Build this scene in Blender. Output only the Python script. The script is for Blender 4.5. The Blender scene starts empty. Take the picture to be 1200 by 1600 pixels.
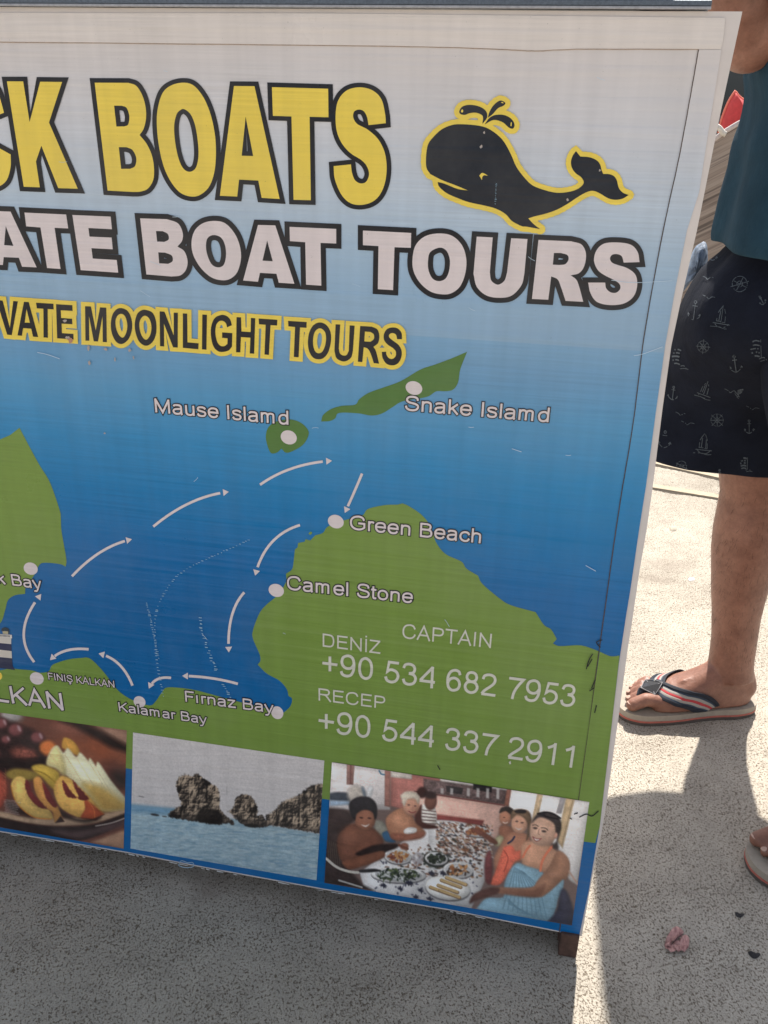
import bpy, bmesh, math, random
import numpy as np
from mathutils import Vector, Matrix
from mathutils.geometry import delaunay_2d_cdt, tessellate_polygon
from mathutils.bvhtree import BVHTree
random.seed(7)
S = bpy.context.scene
C = S.collection

# ---------------------------------------------------------------- camera, sky, sun, exposure
FPX, CX, CY, CAMH = 1337.0, 600.0, 800.0, 1.12          # photo is 1200 x 1600, lens measured from it
def _unit(v): return v / np.linalg.norm(v)
_Z = -_unit(np.array([520 - CX, 3750 - CY, FPX]))        # vanishing points of the sign's uprights and rails
_X = -_unit(np.array([-7490 - CX, -25 - CY, FPX])); _X = _unit(_X - _Z * (_X @ _Z))
_Y = np.cross(_Z, _X)
RW = np.array([_X, _Y, _Z])                              # camera (right, down, forward) -> world
CAM = np.array([0.0, 0.0, CAMH])
cam = bpy.data.cameras.new('camera'); cam.sensor_fit = 'VERTICAL'; cam.sensor_height = 36.0; cam.sensor_width = 27.0
cam.lens = 36.0 * FPX / 1600.0; cam.clip_start = 0.02; cam.clip_end = 3000
camo = bpy.data.objects.new('camera', cam); C.objects.link(camo); S.camera = camo
_M = np.column_stack([RW[:, 0], -RW[:, 1], -RW[:, 2]])
camo.matrix_world = Matrix([list(_M[0]) + [0], list(_M[1]) + [0], list(_M[2]) + [CAMH], [0, 0, 0, 1]])

SUN_EL, SUN_AZ = math.radians(53.7), math.radians(5.0)
W = bpy.data.worlds.new('World'); S.world = W; W.use_nodes = True
nt = W.node_tree; bg = nt.nodes['Background']; sky = nt.nodes.new('ShaderNodeTexSky'); sky.sky_type = 'NISHITA'
sky.sun_disc = False; sky.sun_elevation = SUN_EL; sky.sun_rotation = SUN_AZ; sky.dust_density = 1.6; sky.air_density = 1.0
hs = nt.nodes.new('ShaderNodeHueSaturation'); hs.inputs['Saturation'].default_value = .48      # a hazy summer sky
nt.links.new(sky.outputs[0], hs.inputs['Color']); nt.links.new(hs.outputs[0], bg.inputs[0]); bg.inputs[1].default_value = 0.10
sl = bpy.data.lights.new('sun', 'SUN'); sl.energy = 4.4; sl.angle = math.radians(1.0); sl.color = (1.0, 0.94, 0.86)
so = bpy.data.objects.new('sun', sl); C.objects.link(so)
SUND = Vector((math.sin(SUN_AZ) * math.cos(SUN_EL), math.cos(SUN_AZ) * math.cos(SUN_EL), math.sin(SUN_EL)))
so.rotation_euler = SUND.to_track_quat('Z', 'Y').to_euler(); so.location = (0, 4, 6)
S.view_settings.view_transform = 'Standard'; S.view_settings.look = 'None'; S.view_settings.gamma = 1.0
S.view_settings.use_curve_mapping = False; S.view_settings.exposure = 0.95

# ---------------------------------------------------------------- rays of the photo -> places in the world
def ray(x, y): return RW @ np.array([x - CX, y - CY, FPX])
def onz(x, y, z=0.0):
    r = ray(x, y); return CAM + r * ((z - CAMH) / r[2])
def ony(x, y, Y):
    r = ray(x, y); return CAM + r * (Y / r[1])
YB = 0.931                                                # the sign's face
def bp(x, y, off=0.0):                                    # a point of the sign's face
    p = ony(x, y, YB); return (p[0], YB - off, p[2])

# ---------------------------------------------------------------- materials
def lin(c):
    c = c / 255.0
    return c / 12.92 if c <= .04045 else ((c + .055) / 1.055) ** 2.4
def rgb(r, g, b, k=1.0): return (min(lin(r) * k, .9), min(lin(g) * k, .9), min(lin(b) * k, .9), 1)
def newmat(name):
    m = bpy.data.materials.new(name); m.use_nodes = True; return m, m.node_tree.nodes, m.node_tree.links
def N(ns, t, **kw):
    n = ns.new(t)
    for k, v in kw.items(): setattr(n, k, v)
    return n
def ramp(ns, stops, interp='LINEAR'):
    r = ns.new('ShaderNodeValToRGB'); cr = r.color_ramp; cr.interpolation = interp
    while len(cr.elements) < len(stops): cr.elements.new(0.5)
    for e, (p, c) in zip(cr.elements, stops):
        e.position = p; e.color = c if hasattr(c, '__len__') else (c, c, c, 1)
    return r
def noise(ns, ls, coord, scale, detail=4, rough=.6, mapping=None):
    n = ns.new('ShaderNodeTexNoise'); n.inputs['Scale'].default_value = scale
    n.inputs['Detail'].default_value = detail; n.inputs['Roughness'].default_value = rough
    if mapping:
        mp = ns.new('ShaderNodeMapping'); mp.inputs['Scale'].default_value = mapping[0]
        if len(mapping) > 1: mp.inputs['Rotation'].default_value = mapping[1]
        ls.new(coord, mp.inputs[0]); ls.new(mp.outputs[0], n.inputs[0])
    else: ls.new(coord, n.inputs[0])
    return n
def mixc(ns, ls, fac, a, b, mode='MIX'):
    m = ns.new('ShaderNodeMix'); m.data_type = 'RGBA'; m.blend_type = mode
    for i, v in ((0, fac), (6, a), (7, b)):
        if hasattr(v, 'default_value') or isinstance(v, bpy.types.NodeSocket): ls.new(v, m.inputs[i])
        else: m.inputs[i].default_value = v
    return m.outputs[2]
def bump(ns, ls, bsdf, h, strength, dist, prev=None):
    b = ns.new('ShaderNodeBump'); b.inputs['Strength'].default_value = strength; b.inputs['Distance'].default_value = dist
    ls.new(h, b.inputs['Height'])
    if prev: ls.new(prev, b.inputs['Normal'])
    if bsdf: ls.new(b.outputs[0], bsdf.inputs['Normal'])
    return b.outputs[0]
KP = 1.14                                                 # printed colour as seen in the photo -> albedo

def print_finish(m, ns, ls, colour, rough=.34):
    """glossy laminated film: flute lines of the board and hand wear over any printed colour"""
    b = ns['Principled BSDF']; tc = N(ns, 'ShaderNodeTexCoord')
    fl = noise(ns, ls, tc.outputs['Object'], 1, 3, .65, ((7, 1, 330),))
    big = noise(ns, ls, tc.outputs['Object'], 1, 4, .6, ((3.2, 1, 9),))
    cols = noise(ns, ls, tc.outputs['Object'], 1, 2, .5, ((60, 1, 3),))
    amt = ramp(ns, [(.38, .12), (.66, 1.0)]); ls.new(big.outputs[0], amt.inputs[0])
    flr = ramp(ns, [(.30, .90), (.70, 1.10)]); ls.new(fl.outputs[0], flr.inputs[0])
    v1 = mixc(ns, ls, amt.outputs[0], (1, 1, 1, 1), flr.outputs[0])
    cr = ramp(ns, [(.3, .955), (.7, 1.045)]); ls.new(cols.outputs[0], cr.inputs[0])
    sp = noise(ns, ls, tc.outputs['Object'], 420, 2, .5)
    spr = ramp(ns, [(.20, .70), (.27, 1.0)]); ls.new(sp.outputs[0], spr.inputs[0])
    x = mixc(ns, ls, 1.0, colour, v1, 'MULTIPLY'); x = mixc(ns, ls, 1.0, x, cr.outputs[0], 'MULTIPLY')
    x = mixc(ns, ls, 1.0, x, spr.outputs[0], 'MULTIPLY')
    dn = noise(ns, ls, tc.outputs['Object'], 5, 6, .7)
    dr = ramp(ns, [(.42, 0.0), (.72, .09)]); ls.new(dn.outputs[0], dr.inputs[0])
    x = mixc(ns, ls, dr.outputs[0], x, (.42, .39, .35, 1))
    ls.new(x, b.inputs['Base Color'])
    rr = ramp(ns, [(.3, rough - .08), (.75, rough + .16)]); ls.new(dn.outputs[0], rr.inputs[0]); ls.new(rr.outputs[0], b.inputs['Roughness'])
    b.inputs['Specular IOR Level'].default_value = .32
    cre = noise(ns, ls, tc.outputs['Object'], 1, 2, .5, ((1.6, 1, 62),)); crr = ramp(ns, [(.48, 0), (.72, 1)]); ls.new(cre.outputs[0], crr.inputs[0])
    n0 = bump(ns, ls, None, crr.outputs[0], .28, .0022)
    n1 = bump(ns, ls, None, fl.outputs[0], .25, .0006, n0)
    n2 = bump(ns, ls, None, big.outputs[0], .35, .004, n1)
    bump(ns, ls, b, cols.outputs[0], .25, .0012, n2)
_pm = {}
def pmat(name, r, g, b, rough=.34):
    if name in _pm: return _pm[name]
    m, ns, ls = newmat(name); c = N(ns, 'ShaderNodeRGB'); c.outputs[0].default_value = rgb(r, g, b, KP)
    print_finish(m, ns, ls, c.outputs[0], rough); _pm[name] = m; return m
def simple(name, col, rough=.6, var=.12, scale=30, bmp=.2, bd=.002, metal=0, spec=.5):
    m, ns, ls = newmat(name); b = ns['Principled BSDF']; tc = N(ns, 'ShaderNodeTexCoord')
    n = noise(ns, ls, tc.outputs['Object'], scale, 6, .65)
    r = ramp(ns, [(.3, 1 - var), (.7, 1 + var)]); ls.new(n.outputs[0], r.inputs[0])
    ls.new(mixc(ns, ls, 1.0, (*col[:3], 1), r.outputs[0], 'MULTIPLY'), b.inputs['Base Color'])
    b.inputs['Roughness'].default_value = rough; b.inputs['Metallic'].default_value = metal; b.inputs['Specular IOR Level'].default_value = spec
    bump(ns, ls, b, n.outputs[0], bmp, bd); return m

# ---------------------------------------------------------------- objects
def thing(name, label, cat, loc=(0, 0, 0), group=None):
    o = bpy.data.objects.new(name, None); C.objects.link(o); o.location = loc; o.empty_display_size = .05
    o['label'] = label; o['category'] = cat
    if group: o['group'] = group
    return o
def tag(o, label, cat, group=None):
    o['label'] = label; o['category'] = cat
    if group: o['group'] = group
    return o
def mesh(name, vs, fs, mat=None, parent=None, smooth=False, kind=None, label=None, root=None):
    me = bpy.data.meshes.new(name); me.from_pydata([tuple(v) for v in vs], [], [tuple(f) for f in fs]); me.validate(); me.update()
    o = bpy.data.objects.new(name, me); C.objects.link(o)
    if mat:
        for mm in (mat if isinstance(mat, (list, tuple)) else [mat]): me.materials.append(mm)
    if smooth: me.polygons.foreach_set('use_smooth', [True] * len(me.polygons))
    if parent:
        o.parent = parent; t = parent.location if parent.type == 'EMPTY' else Vector((0, 0, 0))   # every shape is given in world coordinates
        o.matrix_parent_inverse = Matrix.Translation(-t)
    if kind: o['kind'] = kind
    if label: o['label'] = label
    return o
def boxvf(x0, x1, y0, y1, z0, z1):
    v = [(x, y, z) for z in (z0, z1) for y in (y0, y1) for x in (x0, x1)]
    return v, [(0, 2, 3, 1), (4, 5, 7, 6), (0, 1, 5, 4), (2, 6, 7, 3), (0, 4, 6, 2), (1, 3, 7, 5)]
def box(name, x0, x1, y0, y1, z0, z1, mat, parent=None, bev=0.0, **k):
    o = mesh(name, *boxvf(x0, x1, y0, y1, z0, z1), mat, parent, **k)
    if bev:
        bm = bmesh.new(); bm.from_mesh(o.data); bmesh.ops.bevel(bm, geom=bm.edges[:], offset=bev, segments=2, affect='EDGES', profile=.5)
        bm.to_mesh(o.data); bm.free()
    return o
def loft(rings, cap=True):
    n = len(rings[0]); vs = [p for r in rings for p in r]; fs = []
    for i in range(len(rings) - 1):
        for j in range(n):
            a, b = i * n + j, i * n + (j + 1) % n; fs.append((a, b, b + n, a + n))
    if cap:
        fs.append(tuple(range(n - 1, -1, -1))); fs.append(tuple((len(rings) - 1) * n + j for j in range(n)))
    return vs, fs
def tubevf(pts, rad, n=10):
    pts = [Vector(p) for p in pts]; rad = rad if hasattr(rad, '__len__') else [rad] * len(pts); rings = []
    up = Vector((0, 0, 1))
    for i, p in enumerate(pts):
        d = (pts[min(i + 1, len(pts) - 1)] - pts[max(i - 1, 0)]).normalized()
        if abs(d.dot(up)) > .95: up = Vector((0, 1, 0)) if abs(d.y) < .9 else Vector((1, 0, 0))
        a = d.cross(up).normalized(); b = d.cross(a).normalized()
        rings.append([p + (a * math.cos(t) + b * math.sin(t)) * rad[i] for t in [2 * math.pi * k / n for k in range(n)]])
    return loft(rings)
def capsule(p0, p1, r0, r1, n=14, rows=5):
    p0, p1 = Vector(p0), Vector(p1); d = (p1 - p0).normalized(); pts, rad = [], []
    for k in range(rows):
        a = math.pi / 2 * (1 - k / rows); pts.append(p0 - d * r0 * math.sin(a)); rad.append(max(r0 * math.cos(a), r0 * .08))
    pts.append(p0); rad.append(r0); pts.append(p1); rad.append(r1)
    for k in range(1, rows + 1):
        a = math.pi / 2 * k / rows; pts.append(p1 + d * r1 * math.sin(a)); rad.append(max(r1 * math.cos(a), r1 * .08))
    return tubevf(pts, rad, n)
def join(parts):
    V, Fs = [], []
    for v, f in parts:
        o = len(V); V += list(v); Fs += [tuple(i + o for i in q) for q in f]
    return V, Fs

# ---------------------------------------------------------------- flat print: 2-D outlines in photo pixels, laid on the sign's face
def spath(pts, closed=True, step=5):
    """points (x, y) are corners, (x, y, 1) are smooth; Catmull-Rom through the smooth ones"""
    n = len(pts); out = []
    for i in range(n if closed else n - 1):
        p1, p2 = pts[i], pts[(i + 1) % n]
        s1, s2 = len(p1) > 2, len(p2) > 2
        out.append((float(p1[0]), float(p1[1])))
        if not (s1 or s2): continue
        if closed or 0 < i: p0 = pts[(i - 1) % n] if s1 else p1
        else: p0 = p1
        p3 = (pts[(i + 2) % n] if (closed or i + 2 < n) else p2) if s2 else p2
        for k in range(1, step):
            t = k / step; q = []
            for a in (0, 1):
                m1 = (p2[a] - p0[a]) / 2 if s1 else (p2[a] - p1[a]); m2 = (p3[a] - p1[a]) / 2 if s2 else (p2[a] - p1[a])
                q.append((2*t**3 - 3*t**2 + 1)*p1[a] + (t**3 - 2*t**2 + t)*m1 + (-2*t**3 + 3*t**2)*p2[a] + (t**3 - t**2)*m2)
            out.append(tuple(q))
    if not closed: out.append((float(pts[-1][0]), float(pts[-1][1])))
    return out
def parse(s, ox=0, oy=0, k=1.0):
    """'x,y x,y ~x,y' : ~ marks a smooth point"""
    r = []
    for w in s.split():
        sm = w[0] == '~'; a, b = w.lstrip('~').split(',')
        q = (ox + float(a) / k, oy + float(b) / k)
        r.append(q + (1,) if sm else q)
    return r
def strips(pl, w, closed=False, lim=2.2):
    """quads of a mitred band of width w along a polyline"""
    P = [Vector(p) for p in pl]; Q = [P[0]]
    for p in P[1:]:
        if (p - Q[-1]).length > 1e-4: Q.append(p)
    if closed and (Q[0] - Q[-1]).length < 1e-4: Q.pop()
    P = Q; n = len(P)
    if n < 2: return []
    L, R = [], []
    for i in range(n):
        a = P[i] - P[i - 1] if (closed or i > 0) else None
        b = P[(i + 1) % n] - P[i] if (closed or i < n - 1) else None
        if a is None: a = b
        if b is None: b = a
        a, b = a.normalized(), b.normalized()
        na, nb = Vector((-a.y, a.x)), Vector((-b.y, b.x)); m = na + nb
        m = na if m.length < 1e-3 else m.normalized(); s = min(1 / max(m.dot(na), .2), lim)
        L.append(P[i] + m * w / 2 * s); R.append(P[i] - m * w / 2 * s)
    return [[L[i], L[(i + 1) % n], R[(i + 1) % n], R[i]] for i in range(n if closed else n - 1)]
def union(polys):
    """one flat mesh without overlaps from many small convex polygons"""
    vs, fs = [], []
    for q in polys:
        a = sum(q[i].x * q[(i+1) % len(q)].y - q[(i+1) % len(q)].x * q[i].y for i in range(len(q)))
        if abs(a) < 1e-5: continue
        if a < 0: q = q[::-1]
        o = len(vs); vs += [Vector((p.x, p.y)) for p in q]; fs.append(list(range(o, o + len(q))))
    r = delaunay_2d_cdt(vs, [], fs, 0, 1e-4)
    V = np.array([(p.x, p.y) for p in r[0]]); T = np.array([f for f in r[2] if len(f) == 3]); cen = V[T].mean(1); keep = np.zeros(len(T), bool)
    for f in fs:                                          # a triangle stays when its centre lies in one of the pieces
        q = np.array([(vs[i].x, vs[i].y) for i in f]); lo, hi = q.min(0), q.max(0)
        c = np.where(~keep & (cen[:, 0] >= lo[0]) & (cen[:, 0] <= hi[0]) & (cen[:, 1] >= lo[1]) & (cen[:, 1] <= hi[1]))[0]
        if not len(c): continue
        ins = np.zeros(len(c), bool); X, Y = cen[c, 0], cen[c, 1]
        for i in range(len(q)):
            (ax, ay), (bx, by) = q[i], q[(i + 1) % len(q)]
            if abs(by - ay) > 1e-12: ins ^= ((ay > Y) != (by > Y)) & (X < (bx - ax) * (Y - ay) / (by - ay) + ax)
        keep[c[ins]] = True
    F = [tuple(int(i) for i in t) for t in T[keep]]
    return [(p.x, p.y) for p in r[0]], F
def fill(outer, holes=()):
    loops = [[Vector((x, y, 0)) for x, y in l] for l in [outer] + list(holes)]
    t = tessellate_polygon(loops); V = [(p.x, p.y) for l in loops for p in l]
    return V, [tuple(f) for f in t]
def decal(name, vf, off, mat, parent, **k):
    V, Fs = vf; W3 = [bp(x, y, off) for x, y in V]; G = []
    for f in Fs:
        a, b, c = (Vector(W3[f[0]]), Vector(W3[f[1]]), Vector(W3[f[2]])); nrm = (b - a).cross(c - a)
        G.append(tuple(f) if nrm.y < 0 else tuple(f)[::-1])
    return mesh(name, W3, G, mat, parent, **k)

# ================================================================ GROUND
def ground_mat():
    m, ns, ls = newmat('concrete'); b = ns['Principled BSDF']; tc = N(ns, 'ShaderNodeTexCoord'); oc = tc.outputs['Object']
    big = noise(ns, ls, oc, 2.2, 5, .6); mid = noise(ns, ls, oc, 26, 6, .7); fine = noise(ns, ls, oc, 480, 4, .7)
    base = ramp(ns, [(.3, (.40, .36, .30, 1)), (.7, (.51, .46, .385, 1))]); ls.new(big.outputs[0], base.inputs[0])
    mr = ramp(ns, [(.3, .86), (.7, 1.1)]); ls.new(mid.outputs[0], mr.inputs[0])
    x = mixc(ns, ls, 1.0, base.outputs[0], mr.outputs[0], 'MULTIPLY')
    fr = ramp(ns, [(.3, .78), (.7, 1.18)]); ls.new(fine.outputs[0], fr.inputs[0])
    x = mixc(ns, ls, 1.0, x, fr.outputs[0], 'MULTIPLY')
    # worn pits, two sizes, drawn out a little along the broom strokes
    rot = N(ns, 'ShaderNodeMapping'); rot.inputs['Rotation'].default_value = (0, 0, -.5); ls.new(oc, rot.inputs[0]); ro = rot.outputs[0]
    pa = noise(ns, ls, ro, 1, 4, .62, ((330, 250, 250),)); pb = noise(ns, ls, ro, 1, 4, .65, ((150, 112, 120),))
    dens = noise(ns, ls, oc, 9, 3, .6); dr = ramp(ns, [(.3, -.045), (.7, .045)])
    ls.new(dens.outputs[0], dr.inputs[0])
    add = N(ns, 'ShaderNodeMath', operation='ADD'); ls.new(pa.outputs[0], add.inputs[0])
    dsub = N(ns, 'ShaderNodeMath', operation='MULTIPLY_ADD'); ls.new(dens.outputs[0], dsub.inputs[0]); dsub.inputs[1].default_value = .13; dsub.inputs[2].default_value = -.065
    ls.new(dsub.outputs[0], add.inputs[1])
    add2 = N(ns, 'ShaderNodeMath', operation='ADD'); ls.new(pb.outputs[0], add2.inputs[0]); ls.new(dsub.outputs[0], add2.inputs[1])
    ra = ramp(ns, [(.37, 0.0), (.475, 1.0)]); ls.new(add.outputs[0], ra.inputs[0])
    rb = ramp(ns, [(.335, 0.0), (.41, 1.0)]); ls.new(add2.outputs[0], rb.inputs[0])
    pit = N(ns, 'ShaderNodeMath', operation='MULTIPLY'); ls.new(ra.outputs[0], pit.inputs[0]); ls.new(rb.outputs[0], pit.inputs[1])
    pc = noise(ns, ls, oc, 58, 5, .72); rc = ramp(ns, [(.315, 0.0), (.36, 1.0)]); ls.new(pc.outputs[0], rc.inputs[0])
    pit2 = N(ns, 'ShaderNodeMath', operation='MULTIPLY'); ls.new(pit.outputs[0], pit2.inputs[0]); ls.new(rc.outputs[0], pit2.inputs[1]); pit = pit2
    x = mixc(ns, ls, pit.outputs[0], (.15, .12, .088, 1), x)
    st = noise(ns, ls, oc, 5.5, 5, .7); sr = ramp(ns, [(.60, 0), (.74, .55)]); ls.new(st.outputs[0], sr.inputs[0])
    x = mixc(ns, ls, sr.outputs[0], x, (.27, .235, .20, 1))
    # dark foot-worn stains near the second joint
    for (sx, sy, rad, sc_) in ((1045, 884, .10, (1, 1.6, 1)), (1018, 905, .07, (.7, 1.8, 1)), (330, 1392, .05, (1, 1, 1))):
        P_ = onz(sx, sy); wn = noise(ns, ls, oc, 14, 4, .7); va = N(ns, 'ShaderNodeVectorMath', operation='SUBTRACT'); ls.new(oc, va.inputs[0]); va.inputs[1].default_value = P_
        vm = N(ns, 'ShaderNodeVectorMath', operation='MULTIPLY'); ls.new(va.outputs[0], vm.inputs[0]); vm.inputs[1].default_value = sc_; ln_ = N(ns, 'ShaderNodeVectorMath', operation='LENGTH'); ls.new(vm.outputs[0], ln_.inputs[0])
        ma = N(ns, 'ShaderNodeMath', operation='MULTIPLY_ADD'); ls.new(wn.outputs[0], ma.inputs[0]); ma.inputs[1].default_value = .16; ls.new(ln_.outputs['Value'], ma.inputs[2])
        rs = ramp(ns, [(.07, .50), (.07 + rad, 0)]); ls.new(ma.outputs[0], rs.inputs[0]); x = mixc(ns, ls, rs.outputs[0], x, (.22, .18, .145, 1))
    gr = noise(ns, ls, oc, 900, 2, .6); gl = ramp(ns, [(.28, .80), (.5, 1.0), (.72, 1.16)]); ls.new(gr.outputs[0], gl.inputs[0]); x = mixc(ns, ls, 1.0, x, gl.outputs[0], 'MULTIPLY')
    ls.new(x, b.inputs['Base Color']); b.inputs['Roughness'].default_value = .93; b.inputs['Specular IOR Level'].default_value = .2
    n1 = bump(ns, ls, None, pit.outputs[0], .6, .0016); n2 = bump(ns, ls, None, fine.outputs[0], .5, .0009, n1)
    bump(ns, ls, b, mid.outputs[0], .5, .004, n2); return m
M_con = ground_mat()
mesh('ground', [(-400, -400, 0), (400, -400, 0), (400, 400, 0), (-400, 400, 0)], [(0, 1, 2, 3)], M_con, kind='structure')
# smooth trowelled joints in the slab behind the sign, with the broken dark crack in front of each
M_trowel = simple('trowelled_edge', (.42, .35, .25), .85, .12, 60, .3, .001); M_crack = simple('crack_dirt', (.07, .055, .04), .95, .3, 120, .4, .002)
def joint(pa, pb, wid):
    a, b = Vector(onz(*pa)), Vector(onz(*pb)); d = (b - a).normalized(); a = a - d * 1.6; b = b + d * 2.5
    nn = Vector((-d.y, d.x, 0)); L = (b - a).length; n = 160; V, Fs = [], []
    for i in range(n + 1):
        p = a + d * (L * i / n); h = .006
        for q, z in ((-.0, .0), (.002, h), (wid - .002, h), (wid, 0)): V.append(tuple(p + nn * q + Vector((0, 0, z))))
    for i in range(n):
        for j in range(3): o = i * 4 + j; Fs.append((o, o + 4, o + 5, o + 1))
    mesh('slab_joint', V, Fs, M_trowel, kind='structure')
    V, Fs = [], []
    for i in range(n * 4 + 1):
        p = a + d * (L * i / (n * 4)); w = .004 + .006 * random.random() + .004 * math.sin(i * .21)
        V += [tuple(p - nn * w + Vector((0, 0, .0015))), tuple(p + nn * .001 + Vector((0, 0, .0015)))]
    for i in range(n * 4): o = i * 2; Fs.append((o, o + 2, o + 3, o + 1))
    mesh('joint_crack', V, Fs, M_crack, kind='structure')
joint((1018, 764), (1124, 781), .038); joint((1024, 727), (1060, 735), .03)

# ================================================================ THE SIGN
sign = thing('sign_board', 'big blue and white boat tour sign board with island map, yellow lettering and photographs', 'sign', (-.33, YB, 0))
M_white = simple('white_board', rgb(206, 198, 194, 1.15), .55, .06, 22, .25, .001)
def extrude_back(name, pts, off, thick, mat, parent, **k):
    V, F = fill(pts); fr = [bp(x, y, off) for x, y in V]; n = len(fr)
    bk = [(p[0], p[1] + thick, p[2]) for p in fr]; Fs = []
    for f in F:
        a, b, c = Vector(fr[f[0]]), Vector(fr[f[1]]), Vector(fr[f[2]]); g = f if (b - a).cross(c - a).y < 0 else f[::-1]
        Fs.append(tuple(g)); Fs.append(tuple(i + n for i in g[::-1]))
    for i in range(n): j = (i + 1) % n; Fs.append((i, j, j + n, i + n))
    o = mesh(name, fr + bk, Fs, mat, parent, **k)
    bm = bmesh.new(); bm.from_mesh(o.data); bmesh.ops.recalc_face_normals(bm, faces=bm.faces[:]); bm.to_mesh(o.data); bm.free(); return o
XL = -1.12                                                # left end of the board, outside the frame
def px_of(X, Z, off=0.0):
    c = RW.T @ (np.array([X, YB - off, Z]) - CAM); return (CX + FPX * c[0] / c[2], CY + FPX * c[1] / c[2])
ztop, zbot = bp(600, 15)[2], bp(500, 1384)[2]
LT, LB = px_of(XL, ztop), px_of(XL, zbot)
edge_r = [(1160, 18), (1125, 180), (1089, 360), (1065, 465), (1049, 540), (1035, 640), (1020, 760), (1010, 830), (998, 900), (989, 962), (980, 1020), (968, 1110), (958, 1180), (950, 1240), (940, 1300), (931, 1340), (920, 1400), (909, 1463)]
bottom = [(872, 1456), (700, 1422), (505, 1390), (330, 1358), (200, 1333), (100, 1316), (0, 1300)]
extrude_back('board_panel', [LT, (0, 11), (500, 14), (900, 17)] + edge_r + bottom + [LB], 0, .016, M_white, sign)
# printed sheet: white at the top running into deep blue
def sheet_mat():
    m, ns, ls = newmat('printed_sheet'); tc = N(ns, 'ShaderNodeTexCoord'); sep = N(ns, 'ShaderNodeSeparateXYZ'); ls.new(tc.outputs['Object'], sep.inputs[0])
    mr = N(ns, 'ShaderNodeMapRange'); mr.inputs[1].default_value = 0; mr.inputs[2].default_value = 1.25; ls.new(sep.outputs[2], mr.inputs[0])
    st = [(0.0, (0, 98, 160)), (.20, (0, 96, 158)), (bp(600, 1000)[2], (0, 94, 154)), (bp(600, 900)[2], (0, 102, 164)), (bp(600, 810)[2], (0, 116, 174)),
          (bp(600, 720)[2], (44, 132, 184)), (bp(600, 640)[2], (82, 147, 190)), (bp(600, 575)[2], (104, 152, 190)), (bp(600, 520)[2], (124, 164, 196)), (bp(600, 450)[2], (136, 172, 202)),
          (bp(600, 390)[2], (154, 182, 206)), (bp(600, 300)[2], (182, 196, 211)), (bp(600, 200)[2], (200, 201, 207)), (bp(600, 90)[2], (208, 201, 199)), (1.25, (210, 202, 198))]
    st = [(z / 1.25 if 0 < z < 1.25 else z and 1.0, rgb(*c, KP)) for z, c in st]; r = ramp(ns, st); ls.new(mr.outputs[0], r.inputs[0])
    # a clear cover film ends along a line below the third row of lettering: slightly milkier above it
    gt = N(ns, 'ShaderNodeMath', operation='GREATER_THAN'); ls.new(sep.outputs[2], gt.inputs[0]); gt.inputs[1].default_value = bp(760, 532)[2]
    ml = N(ns, 'ShaderNodeMath', operation='MULTIPLY'); ls.new(gt.outputs[0], ml.inputs[0]); ml.inputs[1].default_value = .13
    x = mixc(ns, ls, ml.outputs[0], r.outputs[0], (.62, .62, .64, 1))
    print_finish(m, ns, ls, x); return m
M_sheet = sheet_mat()
film_r = [(1133, 28), (1130, 60), (1127, 78), (1105, 215), (1092, 300), (1073, 360), (1055, 450), (1039, 540), (1025, 640), (1009, 760), (998, 830), (985, 920), (978, 962), (967, 1035), (957, 1120), (950, 1170), (944, 1230), (937, 1290), (930, 1330), (920, 1390), (905, 1461)]
cut = [(1092, 78), (1083, 130), (1063, 240), (1040, 345), (1020, 450), (1005, 540), (993, 640), (984, 700), (972, 770), (960, 850), (949, 930), (935, 1030), (922, 1130), (910, 1215), (903, 1265), (893, 1345), (884, 1400), (875, 1455)]
bot_f = [(872, 1454), (700, 1420), (505, 1388), (330, 1356), (200, 1331), (100, 1314), (0, 1298)]
LTf, LBf = (LT[0] + 8, LT[1] + 12), (LB[0] + 2, LB[1] - 2)
decal('printed_sheet', fill([LTf, (0, 20), (500, 21), (1133, 28), (1127, 78), (1092, 78)] + cut[1:] + bot_f + [LBf]), .0004, M_sheet, sign)
# the sheet is wrapped round the right edge: a strip of the same film lapped over the face
def thick_decal(name, pts, off, th, mat, parent, **k):
    return extrude_back(name, pts, off + th, th, mat, parent, **k)
thick_decal('edge_film_strip', cut + [(889, 1458)] + film_r[::-1][0:1] + film_r[::-1][1:-2], .0004, .0009, M_sheet, sign)
top_film = [LTf, (0, 20), (500, 21), (1133, 28), (1130, 60), (1126, 77), (1030, 76), (900, 76), (840, 79), (800, 77), (720, 74), (600, 71.5), (300, 68), (0, 65), (LTf[0], px_of(XL, bp(0, 65)[2])[1])]
M_topfilm = pmat('top_film', 213, 205, 200, .3)
thick_decal('top_film_strip', top_film, .0006, .0006, M_topfilm, sign)
M_seamshade = simple('seam_shade', (.10, .075, .06), .9, .4, 300, .2, .001)  # shadow of the gap beside the lapped strip, painted as a dark line
def line_decal(name, pts, w, off, mat, parent, jit=0.0, closed=False, **k):
    if jit: pts = [(x + random.uniform(-jit, jit), y + random.uniform(-jit, jit)) for x, y in pts]
    return decal(name, union([q for q in strips(pts, w, closed)]), off, mat, parent, **k)
line_decal('seam', [(x - 1, y) for x, y in spath([p + (1,) for p in cut], False, 6)], 1.4, .00145, M_seamshade, sign, .2)
line_decal('seam', spath([(0, 66, 1), (300, 69, 1), (600, 72.5, 1), (720, 75, 1), (800, 78.5, 1), (840, 80, 1), (900, 77.5, 1), (1092, 77.5, 1)], False, 10), 1.0, .0013, simple('seam_brown', (.38, .27, .20), .9, .3, 200, .2, .001), sign, .3)  # brown line along the lower edge of the top film

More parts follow.
